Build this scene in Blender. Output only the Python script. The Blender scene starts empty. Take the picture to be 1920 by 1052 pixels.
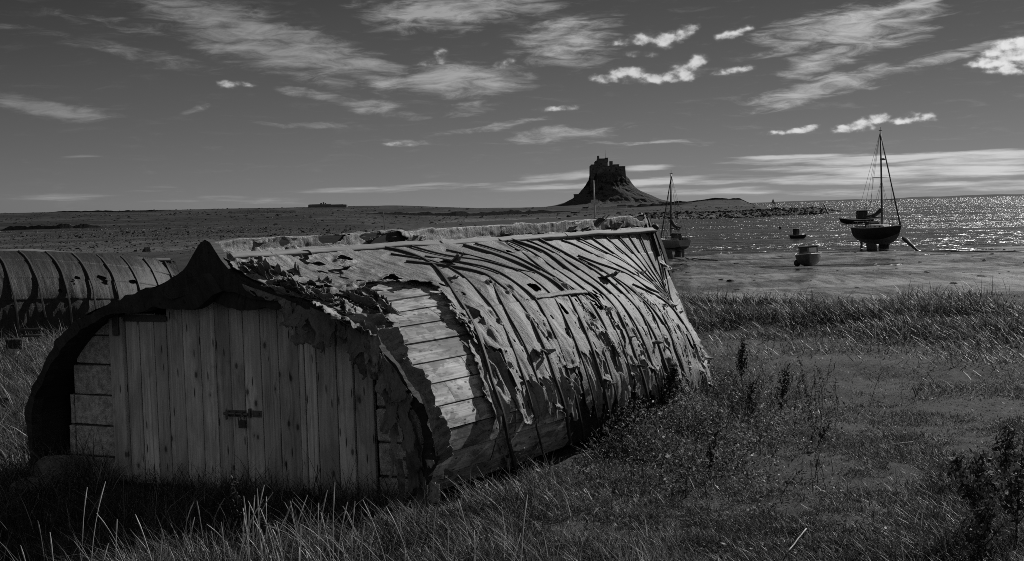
import bpy, bmesh, math, random
import numpy as np
from mathutils import Matrix, Vector
SC = bpy.context.scene
COL = SC.collection
RNG = np.random.default_rng(7)
random.seed(7)

# ------------------------------------------------------------------ camera
F, W0, H0, EYE = 2300.0, 1920, 1052, 2.1
PITCH, ROLL = math.atan(132.8 / F), math.radians(1.66)
_f = np.array([0, math.cos(PITCH), -math.sin(PITCH)]); _r = np.array([1.0, 0, 0]); _u = np.cross(_r, _f)
CR = _r * math.cos(ROLL) - _u * math.sin(ROLL); CU = _r * math.sin(ROLL) + _u * math.cos(ROLL); CF = _f
cam = bpy.data.cameras.new('camera'); camo = bpy.data.objects.new('camera', cam); COL.objects.link(camo)
cam.sensor_width = 36; cam.lens = F / W0 * 36; cam.clip_start = .1; cam.clip_end = 90000
m = Matrix.Identity(4)
for i in range(3):
    m[i][0], m[i][1], m[i][2] = CR[i], CU[i], -CF[i]
m[2][3] = EYE
camo.matrix_world = m
SC.camera = camo
EYEP = np.array([0, 0, EYE])
def ray(x, y): return CR * (x - 960) / F + CU * (526 - y) / F + CF
def proj(P):
    q = np.asarray(P) - EYEP; z = q @ CF
    return 960 + F * (q @ CR) / z, 526 - F * (q @ CU) / z
def onz(x, y, z=0.0):
    d = ray(x, y); return EYEP + d * ((z - EYE) / d[2])
def atdist(x, y, Y):
    d = ray(x, y); return EYEP + d * (Y / d[1])
def horizon(x): return 421.1 - 0.02903 * x

# ------------------------------------------------------------------ light, sky, exposure
SUN_AZ, SUN_EL = math.radians(47), math.radians(32)       # azimuth to the right of the view
sun = bpy.data.lights.new('sun', 'SUN'); suno = bpy.data.objects.new('sun', sun); COL.objects.link(suno)
sun.energy = 5.0; sun.angle = math.radians(.5); sun.color = (1, .995, .985)
SD = np.array([math.sin(SUN_AZ) * math.cos(SUN_EL), math.cos(SUN_AZ) * math.cos(SUN_EL), math.sin(SUN_EL)])
suno.rotation_euler = Vector(SD).to_track_quat('Z', 'Y').to_euler()
SC.view_settings.view_transform = 'Standard'; SC.view_settings.look = 'None'
SC.view_settings.exposure = 0; SC.view_settings.gamma = 1
SC.cycles.max_bounces = 5; SC.cycles.diffuse_bounces = 3; SC.cycles.glossy_bounces = 2
SC.cycles.transmission_bounces = 3; SC.cycles.transparent_max_bounces = 4
SC.cycles.sample_clamp_indirect = 3
SC.cycles.filter_width = .9
SC.cycles.use_denoising = False                             # keep the fine grain and the sun glitter

class NT:
    """small node tree writer"""
    def __init__(s, t): s.t = t; s.n = t.nodes; s.l = t.links
    def node(s, typ, ins=None, **kw):
        n = s.n.new(typ)
        for k, v in kw.items(): setattr(n, k, v)
        if ins:
            for k, v in ins.items():
                sk = n.inputs[k]
                if hasattr(v, 'links') or isinstance(v, bpy.types.NodeSocket): s.l.new(v, sk)
                else: sk.default_value = v
        return n
    def math(s, op, a, b=0.0, c=None, clamp=False):
        ins = {0: a, 1: b}
        if c is not None: ins[2] = c
        return s.node('ShaderNodeMath', ins, operation=op, use_clamp=clamp).outputs[0]
    def mul(s, a, b): return s.math('MULTIPLY', a, b)
    def add(s, a, b): return s.math('ADD', a, b)
    def ss(s, x, lo, hi, t0=0.0, t1=1.0, smooth=True):
        return s.node('ShaderNodeMapRange', {'Value': x, 'From Min': lo, 'From Max': hi, 'To Min': t0, 'To Max': t1},
                      interpolation_type='SMOOTHSTEP' if smooth else 'LINEAR').outputs[0]
    def mapping(s, vec, loc=(0, 0, 0), rot=(0, 0, 0), sc=(1, 1, 1), typ='POINT'):
        return s.node('ShaderNodeMapping', {'Vector': vec, 'Location': loc, 'Rotation': rot, 'Scale': sc}, vector_type=typ).outputs[0]
    def noise(s, vec, scale=1.0, detail=4.0, rough=.55, dist=0.0):
        return s.node('ShaderNodeTexNoise', {'Vector': vec, 'Scale': scale, 'Detail': detail, 'Roughness': rough, 'Distortion': dist}).outputs[0]
    def mix(s, f, a, b):
        n = s.node('ShaderNodeMix', {0: f, 2: a, 3: b}, data_type='FLOAT'); return n.outputs[0]
    def grey(s, v): return s.node('ShaderNodeCombineColor', {0: v, 1: v, 2: v}).outputs[0]

world = bpy.data.worlds.new('World'); SC.world = world; world.use_nodes = True
world.node_tree.nodes.clear()
def build_world():
    g = NT(world.node_tree)
    sky = g.node('ShaderNodeTexSky', sky_type='NISHITA', sun_disc=False)
    sky.sun_elevation = SUN_EL; sky.sun_rotation = SUN_AZ; sky.air_density = 1.0; sky.dust_density = 1.2; sky.ozone_density = 1.0
    red = g.node('ShaderNodeSeparateColor', {0: sky.outputs[0]}).outputs[0]      # a red filter on black and white film
    tc = g.node('ShaderNodeTexCoord').outputs['Generated']
    xyz = g.node('ShaderNodeSeparateXYZ', {0: tc})
    X, Y, Z = xyz.outputs
    az = g.mul(g.math('ARCTAN2', X, Y), 57.29578)
    el = g.mul(g.math('ARCSINE', Z), 57.29578)
    sky_b = g.mul(g.math('MINIMUM', g.math('POWER', g.mul(red, .1), .55), .62), g.mul(g.add(.022, g.mul(g.math('EXPONENT', g.mul(g.math('MAXIMUM', el, 0.0), -.155)), .335)), g.ss(az, -26, 30, .82, 1.34, False)))
    vec = g.node('ShaderNodeCombineXYZ', {0: az, 1: el, 2: 0.0}).outputs[0]
    # gentle warp so that the cloud outlines never read as ellipses
    wn = g.node('ShaderNodeTexNoise', {'Vector': g.mapping(vec, sc=(.16, .42, 1)), 'Scale': 1.0, 'Detail': 5.0, 'Roughness': .6}).outputs[1]
    wv = g.node('ShaderNodeVectorMath', {0: wn, 1: (.5, .5, .5)}, operation='SUBTRACT').outputs[0]
    wv = g.node('ShaderNodeVectorMath', {0: wv, 1: (3.0, 1.5, 0)}, operation='MULTIPLY').outputs[0]
    vw = g.node('ShaderNodeVectorMath', {0: vec, 1: wv}, operation='ADD').outputs[0]
    wv2 = g.node('ShaderNodeVectorMath', {0: wv, 1: (.3, .35, 0)}, operation='MULTIPLY').outputs[0]
    vw2 = g.node('ShaderNodeVectorMath', {0: vec, 1: wv2}, operation='ADD').outputs[0]
    wv3 = g.node('ShaderNodeVectorMath', {0: wv, 1: (.10, .10, 0)}, operation='MULTIPLY').outputs[0]
    vw3 = g.node('ShaderNodeVectorMath', {0: vec, 1: wv3}, operation='ADD').outputs[0]
    def azel(x, y):
        d = ray(x, y); d = d / np.linalg.norm(d)
        return math.degrees(math.atan2(d[0], d[1])), math.degrees(math.asin(d[2]))
    DEG = 57.29578 / F
    def masks(lst, v):
        acc = None
        for q, (cx, cy, rx, ry, ang, amp) in enumerate(lst):
            if q and q % 5 == 0: v = g.node('ShaderNodeVectorMath', {0: acc, 1: (0, 0, 0), 2: v}, operation='MULTIPLY_ADD').outputs[0]   # keeps the tree evaluated in order
            a, e = azel(cx, cy)
            mp = g.mapping(v, (a, e, 0), (0, 0, math.radians(ang - 1.66)), (rx * DEG, ry * DEG, 1), 'TEXTURE')
            ln = g.node('ShaderNodeVectorMath', {0: mp}, operation='LENGTH').outputs[1]
            k = g.ss(ln, 1.35, .25, 0, amp)
            acc = k if acc is None else g.math('MAXIMUM', acc, k)
        return acc
    wisps_down = [(470, 62, 260, 62, -17, .85), (640, 108, 150, 26, -9, .85), (650, 130, 140, 18, -12, .7), (700, 197, 75, 17, -9, .75),
                  (575, 172, 100, 11, -6, .65), (90, 198, 150, 22, -7, .8), (260, 102, 180, 18, -6, .5), (330, 20, 120, 30, -10, .4),
                  (1050, 85, 110, 50, -6, .62), (180, 40, 160, 14, -8, .45), (560, 235, 120, 8, -4, .4), (60, 60, 90, 12, -8, .4), (760, 215, 80, 10, -8, .55), (780, 20, 150, 20, -6, .6)]
    wisps_up = [(855, 150, 150, 42, 2, 1.0), (880, 20, 210, 40, 6, .85), (1075, 65, 110, 40, 10, .6), (1590, 45, 180, 46, 11, .9),
                (1690, 5, 120, 18, 8, .9), (1545, 112, 100, 26, 18, .75), (1540, 165, 160, 24, 10, .8), (1795, 105, 110, 15, 13, .7),
                (1040, 252, 150, 18, 5, .6), (885, 206, 70, 14, 6, .5), (750, 270, 55, 8, 1, .7), (370, 200, 26, 9, 20, .5),
                (930, 235, 130, 9, 8, .5), (1180, 270, 160, 6, -3, .45), (1650, 80, 120, 24, 16, .6)]
    bands = [(1480, 294, 120, 6, 1, .9), (1650, 297, 300, 10, 1, .95), (1760, 318, 380, 12, 0, .9), (1560, 334, 380, 12, 1, .75), (1840, 298, 190, 16, 2, .9),
             (1160, 343, 300, 9, 3, .8), (1060, 330, 120, 10, 6, .8), (1215, 315, 55, 8, 1, 1.0), (760, 352, 330, 8, 2, .5), (290, 352, 80, 7, 1, .5),
             (1350, 360, 500, 12, 0, .5), (430, 374, 300, 10, 0, .4), (180, 292, 60, 4, 0, .4), (1900, 345, 300, 12, 0, .7), (110, 368, 200, 10, 0, .35)]
    cum = [(432, 158, 40, 9, 1, .95), (458, 159, 40, 6, 0, .85),
           (1165, 78, 34, 12, 0, .85), (1205, 74, 38, 17, 5, 1.0), (1250, 74, 45, 18, 10, 1.1), (1283, 62, 34, 16, 24, 1.0), (1200, 100, 50, 9, 0, .6),
           (1135, 148, 46, 11, 0, 1.0), (1180, 140, 44, 17, 0, 1.15), (1222, 146, 44, 14, 0, 1.1), (1262, 146, 40, 12, 0, 1.1), (1288, 132, 38, 22, 18, 1.25), (1306, 118, 26, 17, 20, 1.15),
           (1368, 66, 38, 11, 10, 1.0), (1392, 57, 26, 9, 16, .9), (1372, 133, 44, 9, 4, 1.0), (1405, 127, 20, 7, 0, .7),
           (1862, 118, 46, 17, 0, 1.1), (1888, 96, 50, 26, 6, 1.35), (1925, 92, 50, 28, 0, 1.4), (1905, 130, 70, 12, 0, 1.2), (1960, 112, 60, 30, 0, 1.3),
           (1440, 249, 34, 7, 1, 1.0), (1498, 245, 26, 8, 3, .95), (1520, 240, 28, 9, 6, 1.0), (1582, 242, 36, 10, 2, 1.05), (1620, 234, 40, 15, 8, 1.2), (1648, 224, 28, 13, 12, 1.1),
           (1690, 226, 38, 11, 6, 1.05), (1722, 218, 36, 11, -2, 1.05), (1750, 224, 22, 6, -20, .7), (1030, 204, 38, 8, 0, .85), (1060, 202, 32, 8, 0, .8),
           (805, 116, 24, 16, 10, .75), (825, 104, 20, 18, 40, .85), (945, 120, 24, 13, 20, .8), (735, 271, 46, 6, 0, .8), (375, 199, 22, 9, 20, .6)]
    m1, m2, m3, m4 = masks(wisps_down, vw), masks(wisps_up, vw), masks(bands, vw2), masks(cum, vw3)
    n1 = g.noise(g.mapping(vw2, rot=(0, 0, math.radians(14)), sc=(.48, 2.3, 1)), 1.0, 10, .66, .7)
    n2 = g.noise(g.mapping(vw2, rot=(0, 0, math.radians(-14)), sc=(.48, 2.3, 1)), 1.0, 10, .66, .7)
    n3 = g.noise(g.mapping(vec, sc=(.22, 3.0, 1)), 1.0, 7, .6, .3)
    n4 = g.noise(g.mapping(vec, sc=(1.3, 2.0, 1)), 1.0, 7, .52, .1)
    n5 = g.noise(g.mapping(vec, loc=(-.12, -.32, 0), sc=(1.3, 2.0, 1)), 1.0, 5, .52, .1)
    d1 = g.ss(g.add(m1, g.mul(g.add(n1, -.5), 2.4)), .14, 1.45)
    d2 = g.ss(g.add(m2, g.mul(g.add(n2, -.5), 2.4)), .14, 1.38)
    d3 = g.ss(g.add(m3, g.mul(g.add(n3, -.5), 2.0)), .22, 1.10)
    d4 = g.ss(g.add(m4, g.mul(g.add(n4, -.5), 2.1)), .26, 1.32)
    right = g.ss(az, -25, 26, .30, 1.0, False)
    ci = g.math('MINIMUM', g.add(g.add(g.mul(d1, g.ss(m1, .05, .3)), g.mul(d2, g.ss(m2, .05, .3))), g.mul(d3, g.ss(m3, .05, .3))), 1.0)
    ci = g.math('MINIMUM', g.add(ci, g.mul(g.ss(g.add(n2, g.mul(n3, .6)), .82, 1.25), .20)), 1.0)
    cirrus = g.mul(g.mul(ci, .46), right)
    out = g.mix(g.mul(ci, .6), sky_b, g.mul(sky_b, .75))
    out = g.add(out, cirrus)
    sh = g.ss(g.add(g.mul(g.add(n4, g.mul(n5, -1.0)), 1.6), g.mul(d4, .8)), .0, 1.05, .22, .85)
    d4 = g.mul(d4, g.ss(m4, .05, .25))
    out = g.mix(g.mul(d4, .93), out, g.mul(sh, g.add(.25, g.mul(right, .75))))
    # unseen bright broken cloud, added behind the camera to lift the fill light
    rear_fill = g.mul(g.ss(Y, .1, -.35), g.ss(g.noise(g.mapping(tc, sc=(1, 1, 2.2)), 2.6, 6, .6, .3), .40, .62))
    rear_fill = g.mul(rear_fill, g.ss(Z, -.02, .1))
    out = g.mix(g.mul(rear_fill, .9), out, .46)
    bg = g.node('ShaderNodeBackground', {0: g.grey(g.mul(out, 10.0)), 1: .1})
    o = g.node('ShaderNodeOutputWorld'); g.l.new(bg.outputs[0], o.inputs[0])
build_world()
world.cycles.sampling_method = 'MANUAL'; world.cycles.sample_map_resolution = 512

# ------------------------------------------------------------------ helpers
def fbm(P, seed=0, octs=4, gain=.5):
    """value noise fbm on (n, d) points, d = 2 or 3; about -1..1"""
    P = np.asarray(P, float); out = np.zeros(len(P)); amp = 1.0; tot = 0
    d = P.shape[1]
    for o in range(octs):
        q = P * (2 ** o) + 17.3 * o + seed * 7.77
        i = np.floor(q).astype(np.int64); f = q - i; f = f * f * (3 - 2 * f)
        acc = 0
        for c in range(2 ** d):
            w = 1.0; h = np.full(len(P), seed * 1013 + o * 7919, dtype=np.int64)
            for k in range(d):
                b = (c >> k) & 1
                w = w * (f[:, k] if b else 1 - f[:, k])
                h = (h ^ ((i[:, k] + b) * (73856093, 19349663, 83492791)[k])) * 2654435761 % 4294967296
                h = h ^ (h >> 13)
            acc = acc + w * ((h * 40503 % 65536) / 32768.0 - 1)
        out += amp * acc; tot += amp; amp *= gain
    return out / tot * 1.6
def sst(x, a, b):
    t = np.clip((x - a) / (b - a), 0, 1); return t * t * (3 - 2 * t)

def tag(o, label=None, cat=None, group=None, kind=None):
    if label: o['label'] = label
    if cat: o['category'] = cat
    if group: o['group'] = group
    if kind: o['kind'] = kind
    return o
def empty(name, loc=(0, 0, 0), rz=0, label=None, cat=None, group=None):
    o = bpy.data.objects.new(name, None); COL.objects.link(o); o.location = loc; o.rotation_euler = (0, 0, rz)
    o.empty_display_size = .2
    return tag(o, label, cat, group)
def mesh(name, V, faces, mat, parent=None, smooth=False, uv=None, attrs=None, world_space=False):
    """V (n,3); faces: list of arrays (k,3) or (k,4); uv per vertex (n,2)"""
    V = np.asarray(V, float).reshape(-1, 3)
    if parent and world_space:
        M = np.array(basis_matrix(parent).inverted()); V = V @ M[:3, :3].T + M[:3, 3]
    V = V.astype(np.float32)
    me = bpy.data.meshes.new(name)
    fl = [np.asarray(f, np.int32) for f in faces if len(f)]
    loops = np.concatenate([f.ravel() for f in fl]); sizes = np.concatenate([np.full(len(f), f.shape[1], np.int32) for f in fl])
    starts = np.concatenate([[0], np.cumsum(sizes)[:-1]]).astype(np.int32)
    me.vertices.add(len(V)); me.vertices.foreach_set('co', V.ravel())
    me.loops.add(len(loops)); me.loops.foreach_set('vertex_index', loops)
    me.polygons.add(len(sizes)); me.polygons.foreach_set('loop_start', starts); me.polygons.foreach_set('loop_total', sizes)
    me.polygons.foreach_set('use_smooth', np.full(len(sizes), bool(smooth)))
    if uv is not None:
        ul = me.uv_layers.new(name='UVMap'); ul.data.foreach_set('uv', np.asarray(uv, np.float32)[loops].ravel())
    if attrs:
        for k, a in attrs.items():
            at = me.attributes.new(k, 'FLOAT', 'POINT'); at.data.foreach_set('value', np.asarray(a, np.float32))
    me.update(calc_edges=True); me.validate()
    if mat: me.materials.append(mat)
    o = bpy.data.objects.new(name, me); COL.objects.link(o)
    if parent: o.parent = parent
    return o
def basis_matrix(o):
    mt = o.matrix_basis.copy(); p = o.parent
    while p: mt = p.matrix_basis @ mt; p = p.parent
    return mt
def gridfaces(nu, nv, keep=None, closed=False):
    i, j = np.meshgrid(np.arange(nu - 1 + (1 if closed else 0)), np.arange(nv - 1), indexing='ij')
    i2 = (i + 1) % nu
    f = np.stack([i * nv + j, i2 * nv + j, i2 * nv + j + 1, i * nv + j + 1], -1).reshape(-1, 4)
    if keep is not None: f = f[keep[f].all(1)]
    return f
class MB:
    """collects boxes, tubes, plates; build() links ONE mesh object"""
    def __init__(s): s.V = []; s.Q = []; s.T = []; s.n = 0; s.UV = []
    def add(s, V, Q=None, T=None, UV=None):
        V = np.asarray(V, float).reshape(-1, 3)
        if Q is not None and len(Q): s.Q.append(np.asarray(Q) + s.n)
        if T is not None and len(T): s.T.append(np.asarray(T) + s.n)
        s.UV.append(np.zeros((len(V), 2)) if UV is None else np.asarray(UV, float)); s.V.append(V); s.n += len(V); return s
    def box(s, c, size, ax=None, jit=0, uvaxis=None, taper=0):
        """box with half chamfered corners: c centre, size (x,y,z), ax 3x3 rows"""
        h = np.array(size) / 2; A = np.eye(3) if ax is None else np.asarray(ax)
        b = min(h) * .18; V = []
        for sx in (-1, 1):
            for sy in (-1, 1):
                for sz in (-1, 1):
                    for k in range(3):
                        p = np.array([sx, sy, sz]) * h - np.array([sx, sy, sz]) * b * (np.arange(3) != k)
                        V.append(p)
        V = np.array(V)
        if jit: V = V + RNG.normal(0, jit, V.shape)
        def vi(sx, sy, sz, k): return ((sx * 2 + sy) * 2 + sz) * 3 + k
        Q = []
        for k in range(3):
            a, bb = [(1, 2), (2, 0), (0, 1)][k]
            for sgn in (0, 1):
                q = []
                for (pa, pb) in ((0, 0), (1, 0), (1, 1), (0, 1)):
                    c3 = [0, 0, 0]; c3[k] = sgn; c3[a] = pa; c3[bb] = pb; q.append(vi(*c3, k))
                Q.append(q if sgn else q[::-1])
        for k in range(3):                       # edge chamfers, edge along axis k
            a, bb = [(1, 2), (2, 0), (0, 1)][k]
            for pa in (0, 1):
                for pb in (0, 1):
                    c0 = [0, 0, 0]; c0[a] = pa; c0[bb] = pb; c1 = list(c0); c1[k] = 1
                    q = [vi(*c0, a), vi(*c1, a), vi(*c1, bb), vi(*c0, bb)]
                    Q.append(q if (pa ^ pb) else q[::-1])
        T = [[vi(x, y, z, 0), vi(x, y, z, 1), vi(x, y, z, 2)] for x in (0, 1) for y in (0, 1) for z in (0, 1)]
        UV = None
        if uvaxis is not None:
            off = RNG.uniform(0, 50, 2); UV = np.stack([V[:, uvaxis[0]] + off[0], V[:, uvaxis[1]] + off[1]], 1)
        return s.add(V @ A + np.array(c), Q, T, UV)
    def tube(s, pts, r, n=7, cap=True):
        P = np.asarray(pts, float); r = np.broadcast_to(r, len(P)).astype(float)
        T = np.gradient(P, axis=0); T /= np.linalg.norm(T, axis=1, keepdims=True) + 1e-9
        ref = np.array([0, 0, 1.0]) if abs(T[0][2]) < .9 else np.array([1.0, 0, 0])
        V = []
        for p, t, rr in zip(P, T, r):
            a = np.cross(t, ref); a /= np.linalg.norm(a) + 1e-9; b = np.cross(t, a)
            an = np.arange(n) * 2 * math.pi / n
            V.append(p + rr * (np.cos(an)[:, None] * a + np.sin(an)[:, None] * b))
        V = np.concatenate(V); k = len(P)
        Q = [[i * n + j, i * n + (j + 1) % n, (i + 1) * n + (j + 1) % n, (i + 1) * n + j] for i in range(k - 1) for j in range(n)]
        Tt = []
        if cap:
            for i, sgn in ((0, 1), (k - 1, -1)):
                V = np.concatenate([V, [P[i]]]); c = len(V) - 1
                for j in range(n):
                    t = [c, i * n + (j + 1) % n, i * n + j]; Tt.append(t if sgn > 0 else t[::-1])
        return s.add(V, Q, Tt)
    def build(s, name, mat, parent=None, smooth=False, world_space=False, uv=False):
        return mesh(name, np.concatenate(s.V), [np.concatenate(s.Q) if s.Q else [], np.concatenate(s.T) if s.T else []], mat, parent, smooth,
                    np.concatenate(s.UV) if uv else None, None, world_space)

# ------------------------------------------------------------------ materials (all neutral greys: a black and white photograph)
MATS = {}
def new_mat(name):
    mt = bpy.data.materials.new(name); mt.use_nodes = True; mt.node_tree.nodes.clear()
    g = NT(mt.node_tree); out = g.node('ShaderNodeOutputMaterial'); MATS[name] = mt
    return mt, g, out
def finish(g, out, base, rough=.8, bump=None, bstr=.4, bdist=.01, spec=.3, metal=0.0, normal=None):
    p = g.node('ShaderNodeBsdfPrincipled', {'Base Color': g.grey(base), 'Roughness': rough, 'Specular IOR Level': spec, 'Metallic': metal})
    if bump is not None:
        b = g.node('ShaderNodeBump', {'Height': bump, 'Strength': bstr, 'Distance': bdist}); g.l.new(b.outputs[0], p.inputs['Normal'])
    g.l.new(p.outputs[0], out.inputs[0]); return p
def mat_plain(name, lo, hi, scale=6, rough=.7, spec=.3, bstr=.3, bdist=.01, metal=0.0):
    mt, g, out = new_mat(name)
    co = g.node('ShaderNodeTexCoord').outputs['Object']
    n = g.noise(co, scale, 6, .62); n2 = g.noise(co, scale * 7, 3, .6)
    v = g.mix(g.ss(g.add(g.mul(n, .7), g.mul(n2, .3)), .33, .68), lo, hi)
    finish(g, out, v, rough, n2, bstr, bdist, spec, metal); return mt
def mat_wood(name, lo, hi, rough=.75, knots=True, contrast=1.0, stain=0.35, isl=.3, spec=.25, peel=False, nails=False):
    """uv in metres, u along the grain"""
    mt, g, out = new_mat(name)
    uv = g.node('ShaderNodeUVMap').outputs[0]
    rnd = g.node('ShaderNodeNewGeometry').outputs['Random Per Island']
    kn = g.node('ShaderNodeTexVoronoi', {'Vector': g.mapping(uv, sc=(2.8, 5.5, 1)), 'Scale': 1.0, 'Randomness': 1.0}, feature='F1', voronoi_dimensions='2D')
    kcol = g.node('ShaderNodeSeparateColor', {0: kn.outputs['Color']}).outputs[0]; kn = g.add(kn.outputs['Distance'], g.ss(kcol, .30, .6, 0, .2))
    ks = g.ss(kn, .30, .02)                                               # near a knot the grain bends
    warp = g.node('ShaderNodeCombineXYZ', {0: 0.0, 1: g.mul(ks, .022), 2: 0.0}).outputs[0]
    uvw = g.node('ShaderNodeVectorMath', {0: uv, 1: warp}, operation='ADD').outputs[0]
    gr = g.noise(g.mapping(uvw, sc=(1.1, 46, 1)), 1, 5, .62, .6)
    fine = g.noise(g.mapping(uvw, sc=(5, 260, 1)), 1, 3, .6)
    big = g.noise(g.mapping(uv, sc=(1.3, 3.5, 1)), 1, 4, .6)
    crack = g.ss(g.noise(g.mapping(uvw, sc=(1.7, 70, 1)), 1, 2, .5), .70, .76)
    t = g.add(g.add(g.mul(gr, .55 * contrast), g.mul(fine, .25)), g.mul(big, .45))
    v = g.mix(g.ss(t, .36, .92), lo, hi)
    v = g.mul(v, g.add(1 - isl, g.mul(rnd, 2 * isl)))
    v = g.mul(v, g.ss(big, .62, .40, 1 - stain, 1.0))
    if knots: v = g.mul(v, g.mul(g.ss(kn, .085, .045, 1.0, .28), g.ss(kn, .16, .07, 1.0, .75)))
    if peel:
        pe = g.noise(g.mapping(uv, sc=(5, 13, 1)), 1, 7, .7, .5); flake = g.ss(pe, .50, .56)
        v = g.mix(g.mul(flake, .8), v, g.mul(v, .38)); nl = g.node('ShaderNodeTexVoronoi', {'Vector': g.mapping(uv, sc=(7, 16, 1)), 'Scale': 1.0, 'Randomness': .8}, feature='F1', voronoi_dimensions='2D'); nl = g.add(nl.outputs['Distance'], g.ss(g.node('ShaderNodeSeparateColor', {0: nl.outputs['Color']}).outputs[0], .14, .3, 0, .3)); v = g.mul(v, g.ss(nl, .08, .17, .15, 1.0))
    if nails:
        nd = g.node('ShaderNodeTexVoronoi', {'Vector': g.mapping(uv, sc=(2.6, 17, 1)), 'Scale': 1.0, 'Randomness': .9}, feature='F1', voronoi_dimensions='2D'); nd = g.add(nd.outputs['Distance'], g.ss(g.node('ShaderNodeSeparateColor', {0: nd.outputs['Color']}).outputs[1], .3, .5, 0, .3)); v = g.mul(v, g.ss(nd, .06, .13, .12, 1.0))
        sm = g.ss(g.noise(g.mapping(uv, sc=(3.2, 4.5, 1)), 1, 5, .6, .5), .60, .74); v = g.mul(v, g.mix(sm, 1.0, .5))
    v = g.mul(v, g.mix(crack, 1.0, .35))
    h = g.add(g.add(g.mul(gr, .6), g.mul(fine, .35)), g.mul(crack, -1.2))
    finish(g, out, v, rough, h, .55, .004, spec); return mt
def mat_felt(name, lo, hi, rough=.62, spec=.4):
    """uv in metres: u along the boat, v down the side"""
    mt, g, out = new_mat(name)
    uv = g.node('ShaderNodeUVMap').outputs[0]
    st = g.noise(g.mapping(uv, sc=(9, 1.3, 1)), 1, 7, .7, .9)
    cl = g.noise(g.mapping(uv, sc=(1.7, 2.0, 1)), 1, 6, .65, .8)
    bl = g.noise(g.mapping(uv, loc=(7, 3, 0), sc=(5, 4, 1)), 1, 6, .7, .6)
    sp = g.noise(g.mapping(uv, sc=(70, 50, 1)), 1, 4, .7)
    we = g.noise(g.mapping(uv, sc=(420, 420, 1)), 1, 2, .5)
    pit = g.ss(g.noise(g.mapping(uv, sc=(30, 18, 1)), 1, 3, .6), .63, .70)
    scr = g.ss(g.noise(g.mapping(uv, rot=(0, 0, .35), sc=(26, 1.6, 1)), 1, 3, .55), .66, .72)
    t = g.add(g.add(g.mul(st, .5), g.mul(cl, .45)), g.add(g.mul(sp, .35), g.mul(g.add(bl, -.5), .5)))
    v = g.mix(g.ss(t, .40, .95), lo, hi)
    v = g.mul(v, g.mul(g.ss(cl, .66, .48, .5, 1.0), g.ss(bl, .70, .52, .45, 1.0)))
    v = g.mul(v, g.mul(g.mix(pit, 1.0, .35), g.mix(scr, 1.0, .6)))
    h = g.add(g.add(g.mul(st, 1.1), g.mul(sp, .5)), g.add(g.mul(we, .12), g.add(g.mul(pit, -.6), g.mul(scr, -.4))))
    finish(g, out, v, rough, h, .85, .014, spec); return mt
def mat_blade(name, lo, hi, trans=.35, spec=.35, rough=.45):
    mt, g, out = new_mat(name)
    sh = g.node('ShaderNodeAttribute', attribute_name='shade').outputs['Fac']
    v = g.mix(sh, lo, hi)
    p = g.node('ShaderNodeBsdfPrincipled', {'Base Color': g.grey(v), 'Roughness': rough, 'Specular IOR Level': spec})
    tr = g.node('ShaderNodeBsdfTranslucent', {'Color': g.grey(v)})
    mx = g.node('ShaderNodeMixShader', {0: trans, 1: p.outputs[0], 2: tr.outputs[0]}); g.l.new(mx.outputs[0], out.inputs[0]); return mt

M_felt = mat_felt('weathered_felt', .018, .30)
M_felt2 = mat_felt('worn_felt', .016, .27)
M_torn = mat_felt('torn_dark_felt', .03, .16)
M_rim = mat_felt('flaking_tar', .004, .045, .7, .2)
M_tar = mat_felt('tarred_felt', .022, .075, .5, .4)
M_tar2 = mat_felt('dark_roof_felt', .005, .030, .6, .25)
M_plank = mat_wood('bleached_planking', .07, .50, .75, True, 1.3, .6, .3, .25, True)
M_door = mat_wood('door_boards', .09, .54, .7, True, 1.5, .45, .28, .25, False, True)
M_dark = mat_wood('dark_timber', .008, .035, .6, False)
M_batten = mat_wood('batten_wood', .015, .07, .7, False, 1, .4, .3)
M_lath = mat_wood('grey_lath', .025, .085, .7, False, 1, .4, .2)
M_batten2 = mat_wood('pale_batten', .08, .27, .7, False, 1, .4, .2)
M_block = mat_plain('concrete_block', .22, .62, 22, .95, .1, .9, .02)
M_mortar = mat_plain('mortar', .05, .10, 14, .95, .1, .8, .01)
M_iron = mat_plain('black_iron', .012, .04, 30, .5, .5, .3, .003)
M_zinc = mat_plain('dull_zinc', .05, .11, 40, .5, .5, .2, .002, .5)
M_stone = mat_plain('rock', .06, .16, 5, .9, .2, .9, .06)
M_pale = mat_plain('pale_stone', .25, .5, 9, .9, .2, .6, .02)
M_scrub = mat_plain('dark_scrub', .006, .028, 3, .95, .05)
M_dullstone = mat_plain('dull_stone', .06, .17, 3, .95, .05)
M_hole = mat_plain('black_recess', .006, .012, 4, .9, .1)

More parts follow.
